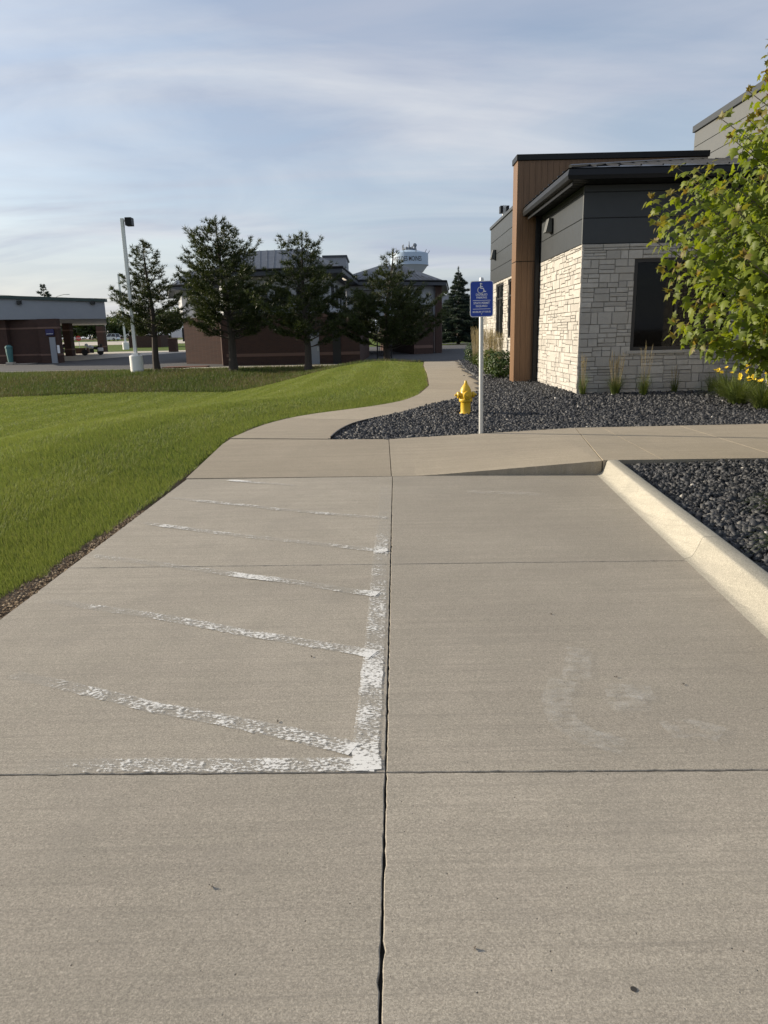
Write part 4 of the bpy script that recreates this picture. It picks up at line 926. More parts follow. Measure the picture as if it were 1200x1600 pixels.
def shrub(base,rx,rz,n,label,seed,size=.045,mat='dark_leaf',group=None):
    r=np.random.default_rng(seed); g=empty('shrub',base,0,label,'shrub',group); st=MB()
    for k in range(14):
        a=r.uniform(0,6.28); st.tube([(0,0,0),(rx*.4*math.cos(a),rx*.4*math.sin(a),rz*.7),(rx*.75*math.cos(a),rx*.75*math.sin(a),rz*r.uniform(1.,1.6))],[.012,.009,.004],4)
    st.build('stems',M['bark'],g); d=r.normal(size=(n,3)); d/=np.linalg.norm(d,axis=1)[:,None]; lob=1+.16*np.sin(d[:,0:1]*7+seed)*np.sin(d[:,1:2]*6)+.1*np.sin(d[:,2:3]*11)
    P=d*r.uniform(.55,1,(n,1))**.5*lob*np.array([rx,rx,rz])+np.array([0,0,rz]); P=P[P[:,2]>.02]; d=d[:len(P)]
    V,T=leaf_quads(P,P-np.array([0,0,rz*.7])+r.normal(0,rx*.4,P.shape),size); tri_mesh('foliage',V,T,M[mat],g); return g

# ------------------------------------------------------------------ near planting
RG='reed grasses along the front wall'
zb=lambda x,y:float(bzA(np.float64(x),np.float64(y)))-.01
for k,(px,py,h,sp,n,pl_,ph,lab) in enumerate((
    (907,618,.62,.22,130,12,.80,'slim reed grass clump at the sunlit stone corner, leftmost of the row'),
    (961,618,.62,.36,260,26,.82,'widest reed grass clump with tan plumes, left of the dark window'),
    (1005,619,.62,.30,190,9,.98,'reed grass clump with one tall plume below the window\'s left edge'),
    (1053,616,.50,.20,120,8,.55,'small bright reed grass clump, fourth from the stone corner'),
    (1103,613,.55,.24,150,0,0,'dark green reed grass clump beside the yellow daylilies'))):
    p=gz(px,py,.185); p.y=min(p.y,FRY-.28); reed((p.x,p.y,zb(p.x,p.y)),h,sp,n,pl_,ph,lab,RG,20+k)
def daylily(base,label,seed,nf,h=.5,sp=.5):
    g=empty('daylily',base,0,label,'plant','daylilies with yellow flowers'); V,T=arc_blades(420,h,sp,.02,seed,.55,4); tri_mesh('leaves',V,T,M['blade'],g); r=random.Random(seed)
    for k in range(nf):
        a=r.uniform(0,6.28); q=Vector((math.cos(a)*r.uniform(.05,sp*.7),math.sin(a)*r.uniform(.05,sp*.7),h*r.uniform(.75,1.0))); st=MB(); st.tube([(0,0,.05),(q.x*.6,q.y*.6,q.z*.6),tuple(q)],.004,4); st.build('flower_stem',M['blade'],g)
        f=MB(); ax=Vector((r.uniform(-.9,.1),r.uniform(-1,.1),.7)).normalized(); s=ax.orthogonal().normalized(); u=ax.cross(s)
        for j in range(6):
            an=6.283*j/6; o=s*math.cos(an)+u*math.sin(an); t_=ax.cross(o); f.add([q,q+o*.021+ax*.024-t_*.012,q+o*.043+ax*.026,q+o*.021+ax*.024+t_*.012],[(0,1,2,3)])
        f.build('flower',M['petal'],g)
for k,(px,py,nf,lab) in enumerate(((1152,630,9,'daylily with yellow flowers nearest the dark reed grass clump'),(1192,636,8,'daylily with yellow flowers at the right edge of the bed'),(1188,617,6,'daylily with yellow flowers behind, against the return wall'),(1135,622,4,'small daylily with yellow flowers, leftmost, touching the dark reed grass clump'))):
    p=gz(px,py,.18); daylily((p.x,p.y,zb(p.x,p.y)),lab,70+k,nf+3,.6,.72)
for k,(px,py,lab) in enumerate(((1222,800,'arching grass tuft in the gravel island, farther one by the frame edge'),(1228,862,'arching grass tuft in the gravel island, nearer one by the curb'))):
    p=gz(px,py,.13); g=empty('grass_tuft',(p.x,p.y,.1),0,lab,'plant','grass tufts in the gravel island'); V,T=arc_blades(130,.34,.30,.010,90+k,.8,5); tri_mesh('blades',V,T,M['blade'],g)
for k,(px,py,rx,rz,n,lab,mt) in enumerate(((783,592,.40,.42,1500,'dark leafy shrub against the foot of the timber fin','dark_leaf'),(768,586,.36,.42,1300,'lighter green shrub behind the sign post','blade'),(741,569,.42,.48,1300,'dark shrub at the far end of the planting strip','dark_leaf'),(757,577,.36,.36,1000,'mid green shrub under the tan plumes','far_leaf'))):
    p=gz(px,py,.19); shrub((p.x,p.y,.17),rx,rz,n,lab,30+k,.04,mt)
for k,(X,Y,ph,lab) in enumerate(((3.55,22.2,1.25,'tall tan reed grass nearest the timber fin'),(3.55,23.6,1.35,'tall tan reed grass second from the timber fin'),(3.6,25.0,1.4,'tall tan reed grass below the wing window'),(3.62,26.8,1.4,'tall tan reed grass near the wing corner'),(3.8,29.6,1.45,'tall tan reed grass farthest along the wing'))):
    reed((X,Y,.17),.75,.42,240,90,ph,lab,'tall tan reed grasses along the wing',40+k,.012)

# ------------------------------------------------------------------ maple
MC=Vector((4.85,6.6,2.72)); mb=Vector((4.85,6.6,.1))
maple=empty('maple_tree',tuple(mb),0,'young maple with bright green leaves and reddish shoot tips over the gravel island','tree')
r=random.Random(5); tips=[]
for px,py,Y in ((1045,262,6.5),(1062,300,6.3),(1070,285,6.7),(1005,310,6.4),(1010,335,6.6),(1012,378,6.2),(1022,420,6.3),(1018,352,6.1),(1035,455,6.2),(1042,502,6.0),(1040,524,6.2),(1062,515,6.5),(1075,538,6.0),(1110,532,6.2),(1150,538,6.1),(1190,540,6.3),(1115,186,6.6),(1130,215,6.3),(1158,143,6.6),(1176,180,6.1),(1192,150,6.8),(1198,62,6.7),(1192,85,6.6),(1183,112,6.5),(1188,128,6.7),(1178,205,6.2),(1160,190,6.4),(1204,100,6.5),(1100,262,6.2),(1110,300,5.9),(1088,350,5.8),(1060,390,5.9),(1080,430,5.7),(1100,480,5.6),(1140,330,5.5),(1150,400,5.3),(1150,470,5.4),(1180,280,5.4),(1185,520,5.6),(1060,340,6.1),(1040,300,6.6),(1050,420,6.0),(1075,480,6.1)):
    tips.append((gy(px+12,py,Y),1))
for k in range(900):
    d=Vector((r.gauss(0,1),r.gauss(0,1),r.gauss(0,1))).normalized(); q=MC+Vector((d.x*2.05,d.y*2.0,d.z*1.55))*(r.uniform(.5,1.02))
    dv=q-Vector((0,0,CZ)); dz=dv.dot(FW); uu=dv.dot(cx)/dz*F+600; vv=800-dv.dot(cu)/dz*F
    if q.z<1.25 or (uu<1300 and vv>530) or (uu<1230 and uu<np.interp(vv,[60,140,200,260,310,380,430,480,550],[1210,1172,1135,1075,1048,1050,1065,1090,1110])+6): continue
    tips.append((q,1 if r.random()<.12 else 0))
wood=MB(); wood.tube([(0,0,-.1),(.01,0,.8),(-.02,.02,1.6),(.02,0,2.6),(0,.03,3.6),(0,0,4.1)],[.075,.06,.052,.04,.022,.01],10)
LP=[];LD=[];LY=[]
for q,yg in tips:
    q=q-mb; hz=max(.9,min(3.6,q.z-.45*math.hypot(q.x,q.y)-.2)); st=Vector((0,0,hz)); mid=st.lerp(q,.55)+Vector((0,0,-.10)); P=[st,st.lerp(mid,.5)+Vector((0,0,.03)),mid,mid.lerp(q,.55)+Vector((0,0,.01)),q]
    wood.tube(P,[.016,.012,.008,.005,.003],4); L=(q-mid).length; ax=(q-mid).normalized(); side=ax.cross(Vector((0,0,1))).normalized(); n=max(8,int(L/.042))
    for i in range(n):
        f=i/(n-1); c=mid.lerp(q,f)
        for sg in (-1,1):
            rot=side*math.cos(i*1.57)*sg+ax.cross(side)*math.sin(i*1.57)*sg
            c2=c+rot*r.uniform(.05,.10)*(1.05-.6*f)+ax*.02; dr=(rot*.9+ax*.3+Vector((0,0,-.62))+Vector((r.gauss(0,.25),r.gauss(0,.25),r.gauss(0,.2)))).normalized()
            LP.append(tuple(c2)); LD.append(tuple(dr)); LY.append((max(0,(f-.92)/.08)**.8*r.uniform(.1,.7) if yg else 0))
    if yg: 
        for i in range(3): LP.append(tuple(q)); LD.append((ax.x*.4+r.gauss(0,.4),ax.y*.4+r.gauss(0,.4),.3+r.random()*.5)); LY.append(r.uniform(.4,1))
LP=np.array(LP);LD=np.array(LD);LD/=np.linalg.norm(LD,axis=1)[:,None];LY=np.array(LY); n=len(LP)
up=np.array([[-.45,.05,.8]])+rng.normal(0,.38,(n,3)); N=up-LD*np.sum(up*LD,1)[:,None]; N/=np.linalg.norm(N,axis=1)[:,None]; S=np.cross(LD,N)
ol=np.array([(0,0),(.20,.02),(.46,.10),(.32,.28),(.55,.56),(.24,.56),(0,1.0),(-.24,.56),(-.55,.56),(-.32,.28),(-.46,.10),(-.20,.02),(0,.34)]); fz=-.28*np.abs(ol[:,0])-.25*ol[:,1]**2; fz[12]=.0
sz=rng.uniform(.055,.098,n)*(1-.45*np.clip(LY,0,1))
V=LP[:,None]+(S[:,None]*ol[None,:,0:1]+LD[:,None]*ol[None,:,1:2]+N[:,None]*fz[None,:,None])*sz[:,None,None]
T=(np.array([(i,(i+1)%12,12) for i in range(12)])[None]+13*np.arange(n)[:,None,None]).reshape(-1,3)
wood.build('trunk',M['maplebark'],maple,smooth=True); tri_mesh('crown',V.reshape(-1,3),T,M['maple'],maple,attr={'young':np.repeat(np.clip(LY,0,1),13)})

# ------------------------------------------------------------------ pines on the bank
PG='pines on the bank'
def pine_at(px,py,tpx,tpy,prof,label,seed,**k):
    b=gz(px,py,-.4); z=gh1(b.x,b.y); t=gy(tpx,tpy,b.y); return conifer('pine_tree',(b.x,b.y,z),t.z-z,prof,label,group=PG,seed=seed,bend=((t.x-b.x),0),**k)
pine_at(246,580,225,382,[(.2,1.5),(.3,2.0),(.42,2.1),(.55,1.8),(.66,1.1),(.78,.85),(.9,.55),(1,.15)],'leftmost pine, smallest, beside the white light pole',11,t0=.27,step=.34,nb=7,dens=1.5,trunk=.2)
pine_at(365,580,337,347,[(.2,2.2),(.28,2.8),(.42,2.7),(.55,2.4),(.7,1.8),(.82,1.2),(.92,.65),(1,.18)],'tallest pine, second from the left on the bank',12,t0=.22,step=.36,nb=7,dens=1.7,trunk=.24)
pine_at(481,580,470,370,[(.2,2.4),(.3,2.7),(.42,2.3),(.58,1.75),(.7,1.2),(.85,.95),(.94,.5),(1,.15)],'dark pine in front of the grey metal roof, third from the left',13,t0=.20,step=.36,nb=7,dens=1.6,trunk=.2)
pine_at(603,575,613,394,[(.15,2.8),(.3,3.2),(.4,2.7),(.5,1.8),(.6,1.25),(.7,.95),(.82,.65),(.93,.35),(1,.1)],'rightmost pine, broad at the bottom, below the water tower',14,t0=.17,step=.34,nb=8,dens=1.6,trunk=.2)
p=gy(716,533,96); conifer('spruce_tree',(p.x,p.y,gh1(p.x,p.y)),8.9,[(.05,3.0),(.2,3.0),(.4,2.3),(.6,1.6),(.8,.8),(1,.1)],'blue green conical spruce beyond the path, left of the sign','tree',None,'spruce',.06,.36,10,.05,.22,(12,.3,.05,.5),2.2,.2,21,tw=.35)
p=gy(70,470,190); conifer('spruce_tree',(p.x,p.y,gh1(p.x,p.y)),14.2-.0,[(.05,3),(.5,2.),(.8,1.2),(1,.1)],'distant spruce tip showing above the drive-through roof','tree',None,'spruce',.1,.8,7,.05,.2,(8,.6,.12,.5),.6,.25,22,tw=.6)
for k,(px,Y,H,rx,lab) in enumerate(((700,112,5.6,2.2,'round leafy tree between the brick office and the spruce'),(60,235,11,6,'leafy tree far behind the brick bay wall'),(92,225,9.5,5,'leafy tree far behind the first canopy column'),(118,240,10,5.5,'leafy tree far behind the motorcycle'),(140,232,9,5,'leafy tree behind the red stop sign road'),(160,245,10,5.5,'leafy tree far behind the end column'),(190,238,10,6,'leafy tree far behind the leftmost pine'),(225,250,9,6,'leafy tree far behind the white pole'),(262,245,9,6,'leafy tree far behind the brick kiosk pier'),(690,300,12,9,'broad leafy tree far behind the spruce'),(20,260,11,6,'leafy tree far behind the canopy at the left edge'))):
    p=gy(px,525,Y); broadleaf('leafy_tree',(p.x,Y,gh1(p.x,Y)),H,rx,H*.5,lab,1500,.32*(Y/150)**.6+.1,group='far leafy trees',seed=60+k)

n=26000; X=rng.uniform(-330,60,n); hh=7+3.5*np.sin(X*.045)+2*np.sin(X*.13+1)+1.5*np.sin(X*.41); d=rng.normal(size=(n,3)); Z=rng.random(n)**.8*hh; Yy=330+rng.uniform(-3,3,n)
V,T=leaf_quads(np.stack([X,Yy,gh(X,Yy)+Z],-1),d+[0,-.6,.5],.55); tag(tri_mesh('distant_wood',V,T,M['far_leaf']),'dark band of distant woodland behind the drive-through','woodland',kind='stuff')
# ------------------------------------------------------------------ far lots: asphalt, walks
def sheet(name,poly,off,mat,label,cat,ysplit=(46,48,50,55,60,70,80,90,100,110,120,140,160,180,200)):
    bm=bmesh.new(); f=bm.faces.new([bm.verts.new((x,y,0)) for x,y in poly])
    for y in ysplit: bmesh.ops.bisect_plane(bm,geom=bm.verts[:]+bm.edges[:]+bm.faces[:],plane_co=(0,y,0),plane_no=(0,1,0))
    for v in bm.verts: v.co.z=float(np.interp(v.co.y,FY,FZ))+off
    bm.normal_update()
    for f in bm.faces:
        if f.normal.z<0: f.normal_flip()
    me=bpy.data.meshes.new(name); bm.to_mesh(me); bm.free(); o=link(name,me,mat); return tag(o,label,cat,kind='structure')
sheet('drive_lane',[(-95,46.1),(-12.6,46.1),(-10,48.5),(40,48.5),(60,66),(60,92),(-95,92)],.02,M['asphalt'],'dark asphalt drive in front of the drive-through and office','road')
sheet('sidewalk',[(-12.8,46.2),(-1.5,44.9),(1.5,45.6),(1.5,47.3),(-12.2,47.7)],.06,M['concrete_far'],'pale concrete walk in front of the brick office','sidewalk',())
sheet('apron',[(-40,66),(-27,66),(-19,92),(-19,97),(-40,97)],.035,M['concrete_far'],'pale concrete apron under the drive-through','pavement')
sheet('apron',[(-60,60.5),(-29,60.5),(-29,64.5),(-60,64.5)],.036,M['concrete_far'],'pale concrete walk along the brick bay wall','pavement')
sheet('road',[(-300,150),(-20,150),(-20,185),(-300,185)],.03,M['concrete_far'],'far pale road behind the drive-through','road')
sheet('road',[(4,100),(60,100),(60,106),(4,106)],.03,M['asphalt'],'far side road beyond the path','road')
MB().box(-60,-12.9,46.0,46.25,-.45,-.27).build('curb',M['concrete_far']); tag(bpy.data.objects['curb.001'],'far concrete curb edging the asphalt drive','curb',kind='structure')

# ------------------------------------------------------------------ brick office with metal hip roofs
off=empty('brick_office',(0,0,0),0,'two storey brick office with grey upper walls and dark metal hip roofs','building')
def P2(px,Y,py=470): q=gy(px,py,Y); return (q.x,q.y)
def wallpoly(name,poly,z0,z1,mat): return MB().prism(poly,z0,z1).build(name,mat,off)
def hip(name,c,ze,zr,over=1.1,inset=.5):
    """c: four corners FL,FR,BR,BL"""
    c=[Vector(q) for q in c]; ctr=sum(c,Vector((0,0)))/4; e=[]
    for i in range(4):
        a,b_=(c[i]-c[i-1]).normalized(),(c[i]-c[(i+1)%4]).normalized(); e.append(c[i]+a*over+b_*over)
    ml=(e[0]+e[3])/2; mr=(e[1]+e[2])/2; L=(mr-ml); wd=(e[3]-e[0]).length; k=min(.48,wd*.5/L.length)*inset*2; r0=ml+L*k; r1=mr-L*k
    V=[(q.x,q.y,ze) for q in e]+[(r0.x,r0.y,zr),(r1.x,r1.y,zr)]; V+=[(q.x,q.y,ze-.32) for q in e]
    b=MB(); b.add(V,[(0,1,5,4),(1,2,5),(2,3,4,5),(3,0,4),(6,7,1,0),(7,8,2,1),(8,9,3,2),(9,6,0,3),(9,8,7,6)]); o=b.build(name,M['darkroof'],off)
    g=MB()
    for i in range(4):
        p,q=e[i],e[(i+1)%4]; g.tube([(p.x,p.y,ze+.02),(q.x,q.y,ze+.02)],.09,6)
    g.build('gutter',M['blackmetal'],o)
    # standing seams on the front slope
    n=int((e[1]-e[0]).length/.45)
    for i in range(1,n):
        t=i/n; p=e[0]+(e[1]-e[0])*t; tl=min(1,t/k if k else 1,(1-t)/k if k else 1); q0=r0+(r1-r0)*min(1,max(0,(t-k)/(1-2*k))); 
        top=Vector((p.x,p.y,ze)).lerp(Vector((q0.x,q0.y,zr)),1) if k<=t<=1-k else (Vector((p.x,p.y,ze)).lerp(Vector((r0.x,r0.y,zr)),tl) if t<k else Vector((p.x,p.y,ze)).lerp(Vector((r1.x,r1.y,zr)),tl))
        s_=MB(); s_.tube([(p.x,p.y,ze+.03),(top.x,top.y,top.z+.03)],.03,3); s_.build('roof_seam',M['darkroof'],o)
    return o
ZE=5.75
B=[P2(348,51.5),P2(514,50.5),P2(541,62),(-14,64)]; A=[P2(284,57),P2(352,55.5),(-13.5,64),(-17.6,66)]
C=[P2(541.5,62.2),P2(680,65.3),(5.9,76),(-3.5,76)]
wallpoly('upper_wall',B,2.95,ZE-.33,M['lightgrey']); wallpoly('upper_wall',A,2.95,5.0,M['lightgrey']); wallpoly('upper_wall',C,3.0,ZE-.33,M['lightgrey'])
wallpoly('ground_floor',[P2(291,54.5,560),P2(347,52.5,560),P2(348,49.8,560),P2(560,49.2),P2(575,61.8),(-3,75),(-16.4,66)],-.6,2.94,M['brick'])
wallpoly('ground_floor',[P2(646,63.2),P2(676,63.9),(5.7,75.5),(0,75.5)],-.6,2.94,M['brick'])
wallpoly('corner_pier',[P2(680,64.9),P2(690,65.2),(5.55,66.4),(4.9,66.4)],-.6,ZE-.34,M['brick'])
hip('roof',B,ZE,7.75,inset=.32); hip('roof',A,5.3,6.7,inset=.35); hip('roof',C,ZE,7.6,inset=.42)
q0,q1=P2(508,62),P2(543,62.5); MB().box(q0[0],q1[0],62,67,6.4,gy(520,402,62).z).build('roof_penthouse',M['fascia'],off); MB().box(q0[0]-.1,q1[0]+.1,61.9,67.1,gy(520,402,62).z+.002,gy(520,402,62).z+.15).build('penthouse_cap',M['darkroof'],off)
def on_line(a,b_,t,o_=.05):
    a=Vector(a);b_=Vector(b_); d=(b_-a).normalized(); n=Vector((d.y,-d.x)); return a.lerp(b_,t)+n*o_,d
def facade(name,a,b_,t0,t1,z0,z1,mat,o_=.03,th=.06,parent=off):
    p,d=on_line(a,b_,t0,0); q,_=on_line(a,b_,t1,0); n=Vector((d.y,-d.x)); poly=[p+n*(o_-th),p+n*o_,q+n*o_,q+n*(o_-th)]
    return MB().prism([(v.x,v.y) for v in poly[::-1]],z0,z1).build(name,mat,parent)
for t in (.12,.34,.56,.78): 
    w_=facade('window',B[1],B[2],t,t+.15,3.5,5.0,M['frame'],.03); facade('pane',B[1],B[2],t+.015,t+.135,3.58,4.92,M['carglass'],.045,.02,w_)
for t in (.1,.3,.5,.7): 
    w_=facade('window',B[0],B[1],t,t+.13,3.3,4.7,M['frame'],.03); facade('pane',B[0],B[1],t+.01,t+.12,3.38,4.62,M['carglass'],.045,.02,w_)
w_=facade('window',C[0],C[1],.08,.3,3.3,5.1,M['frame'],.03); facade('pane',C[0],C[1],.1,.28,3.4,5.0,M['carglass'],.045,.02,w_)
w_=facade('window',C[0],C[1],.62,.97,2.96,3.9,M['frame'],.03)
for t in (.64,.76,.86): facade('pane',C[0],C[1],t,t+.095,3.02,3.84,M['carglass'],.045,.02,w_)
g0,g1=P2(348,49.8),P2(560,49.2)
facade('stone_band',g0,g1,0,1,.22,.42,M['band'],.03); facade('stone_band',P2(291,54.5),P2(347,52.5),0,1,.22,.42,M['band'],.03); facade('stone_band',P2(646,63.2),P2(676,63.9),0,1,.25,.5,M['band'],.03)
facade('stone_coping',g0,g1,0,1,2.7,2.94,M['band'],.05)
d_=facade('door',g0,g1,.60,.70,-.42,1.85,M['fascia'],.04); facade('handle',g0,g1,.688,.693,.5,.75,M['galv'],.09,.05,d_)
facade('door',g0,g1,.80,.86,-.42,1.8,M['frame'],.04)
for a_ in (.62,.76,.9):
    p,_=on_line(B[1],B[2],a_*.5,.6); MB().lathe([(0,0),(.12,0)],12,(p.x,p.y,ZE-.335)).build('downlight',M['lamp'],off)
MB().box(-14.2,-11.4,47.9,49.2,-.6,-.28).build('mulch_bed',M['mulch']); tag(bpy.data.objects['mulch_bed'],'red mulch bed at the foot of the brick office','mulch bed',kind='structure')
# metal gate panel by the recess
p=gy(590,560,56); gt=empty('metal_gate',(p.x,56,-.35),0,'dark metal gate in the recess of the brick office','gate')
b=MB(); b.box(-.05,.05,-.05,.05,0,2.3); b.box(1.0,1.1,-.05,.05,0,2.3); b.box(.05,1,-.03,.03,2.1,2.2); b.box(.05,1,-.03,.03,.2,.3); b.build('frame',M['frame'],gt)
for k in range(6): MB().box(.13+k*.15,.16+k*.15,-.02,.02,.3,2.1).build('bar',M['frame'],gt)

# ------------------------------------------------------------------ drive-through
dt=empty('drive_through',(0,0,0),0,'long grey roofed drive-through with brick bay wall and columns','building')
fl,fr_=gy(-90,500,59.5),gy(166,498,66); zb0=3.35
f0,f1=Vector((fl.x,fl.y)),Vector((fr_.x,fr_.y)); bk0,bk1=f0+Vector((-14,26)),f1+Vector((-9.5,26))
b=MB(); b.add([(f0.x,f0.y,zb0),(f1.x,f1.y,zb0),(bk1.x,bk1.y,zb0),(bk0.x,bk0.y,zb0),(f0.x,f0.y,5.2),(f1.x,f1.y,4.85),(bk1.x,bk1.y,4.85),(bk0.x,bk0.y,5.2)],[(0,3,2,1),(4,5,6,7),(0,1,5,4),(1,2,6,5),(2,3,7,6),(3,0,4,7)]); b.build('canopy',M['fascia'],dt)
b=MB(); b.add([(f0.x,f0.y-.15,5.12),(f1.x+.15,f1.y-.15,4.77),(f1.x+.15,f1.y+.3,4.77),(f0.x,f0.y+.3,5.12),(f0.x,f0.y-.15,5.38),(f1.x+.15,f1.y-.15,5.03),(f1.x+.15,f1.y+.3,5.03),(f0.x,f0.y+.3,5.38)],[(0,3,2,1),(4,5,6,7),(0,1,5,4),(1,2,6,5),(2,3,7,6),(3,0,4,7)]); b.build('roof_trim',M['greentrim'],dt)
for px in (18,113): q=gy(px,477,61); t=(q.x-f0.x)/(f1.x-f0.x); yy=f0.y+(f1.y-f0.y)*t; MB().box(q.x-.15,q.x+.15,yy-.3,yy-.02,4.55,4.85).build('flood_light',M['frame'],dt)
def far_col(px0,px1,Y,name='column',zt=zb0-.01,d=.9):
    a=gy(px0,520,Y); c=gy(px1,520,Y); z=gh1(a.x,Y)-.1; o=MB().box(a.x,c.x,Y,Y+d,z,zt).build(name,M['brick'],dt)
    for zz_ in (z+.75,2.55): MB().box(a.x-.02,c.x+.02,Y-.02,Y+d+.02,zz_,zz_+.14).build('stone_band',M['band'],o)
    return o
far_col(-60,10,62.2,'bay_pier'); far_col(10,62,62.8,'bay_wall',d=.5); far_col(60,90,62,'bay_pier',d=.7); far_col(98,109,79); far_col(150.5,161,99,d=1.1)
a=gy(69,500,61.9); c=gy(81.5,500,61.9); sg=MB().box(a.x,c.x,61.86,61.98,gy(75,524,61.9).z,gy(75,514.5,61.9).z).build('name_board',M['purple'],dt); MB().box(a.x+.05,c.x-.05,61.84,61.858,gy(75,522,61.9).z,gy(75,521.4,61.9).z).build('white_rule',M['signwhite'],sg)
a=gy(73,500,61.9); c=gy(82,500,61.9); MB().box(a.x,c.x,61.9,61.99,-.3,gy(75,527,61.9).z).build('door',M['fascia'],dt)
a=gy(83.5,500,61.9); c=gy(87,500,61.9); MB().box(a.x,c.x,61.93,61.99,.55,1.2).build('notice',M['signwhite'],dt)
q=gy(17,567,60.8); bn=empty('waste_bin',(q.x,q.y,gh1(q.x,q.y)+.03),0,'teal waste bin standing against the brick bay wall','bin'); b=MB(); b.box(-.28,.28,-.28,.28,0,.2); b.build('base',M['concrete_far'],bn); b=MB(); b.lathe([(.2,.2),(.27,1.0),(.27,1.3)],10); b.build('bin_body',M['teal'],bn); b=MB(); b.lathe([(.3,1.3),(.3,1.42),(.15,1.55),(0,1.58)],10); b.build('lid',M['teal'],bn)

# ------------------------------------------------------------------ poles
def light_pole(px,py,tpx,tpy,Y,label,r=.09,basez=1.0,br=.38,z0=None,arms=(1,)):
    p=gy(px,py,Y); t=gy(tpx,tpy,Y); z=gh1(p.x,Y)+.0; H=t.z-z; o=empty('light_pole',(p.x,Y,z),0,label,'light pole','parking lot light poles')
    if basez: b=MB(); b.lathe([(br,-.3),(br,basez-.04),(br-.04,basez)],24); b.build('concrete_base',M['white'],o,smooth=True); MB().box(-.2,.2,-.2,.2,basez,basez+.12).build('base_plate',M['white'],o)
    MB().box(-r,r,-r,r,basez,H).build('pole',M['white'],o,bevel=.015)
    for s_ in arms: MB().box(*(sorted((s_*r,s_*(r+.18)))),-.05,.05,H-.18,H-.08).build('arm',M['white'],o); MB().box(*(sorted((s_*(r+.12),s_*(r+.5)))),-.25,.25,H-.42,H+.02).build('lamp_head',M['blackmetal'],o,bevel=.03)
    return o
light_pole(215,582,192.5,341,43.9,'tall white light pole with drum base beside the leftmost pine')
light_pole(197,545,186,428,120,'far white light pole seen behind the leftmost pine',.13,1.1,.5)
p=gy(785,500,46); 
o=empty('light_pole',(p.x,46,-.4),0,'white pole with two black heads above the wing roof','light pole','parking lot light poles'); H=gy(785,331,46).z+.75
b=MB(); b.box(-.1,.1,-.1,.1,0,H); b.build('pole',M['white'],o)
for s_ in (-1,1): MB().box(*sorted((s_*.1,s_*.26)),-.25,.25,H-.42,H-.04).build('lamp_head',M['blackmetal'],o)
# street lamps and wires far left
for k,(px,py,Y,lab) in enumerate(((84,465,170,'far street lamp with curved arm above the canopy roof, left one'),(160,470,175,'far street lamp with curved arm above the canopy roof, right one'))):
    p=gy(px,py,Y); z=gh1(p.x,Y); o=empty('street_lamp',(p.x,Y,z),0,lab,'street lamp'); sgn=1 if k==0 else -1
    b=MB(); b.tube([(0,0,0),(0,0,p.z-z-.2),(sgn*.8,0,p.z-z+.25),(sgn*2.2,0,p.z-z+.6),(sgn*3.0,0,p.z-z+.62)],.07,6); b.build('pole',M['galv'],o); MB().box(min(sgn*2.9,sgn*3.6),max(sgn*2.9,sgn*3.6),-.15,.15,p.z-z+.54,p.z-z+.68).build('lamp_head',M['galv'],o)
for k,(y0,y1,lab) in enumerate(((453,462,'upper overhead wire crossing the sky at the far left'),(458,468,'lower overhead wire crossing the sky at the far left'))):
    a=gy(-150,y0-6,185); c=gy(260,y1+3,185); b=MB(); b.tube([a+(c-a)*t+Vector((0,0,-1.2*math.sin(math.pi*t))) for t in np.linspace(0,1,14)],.035,4); tag(b.build('overhead_wire',M['blackmetal']),lab,'wire','overhead wires')
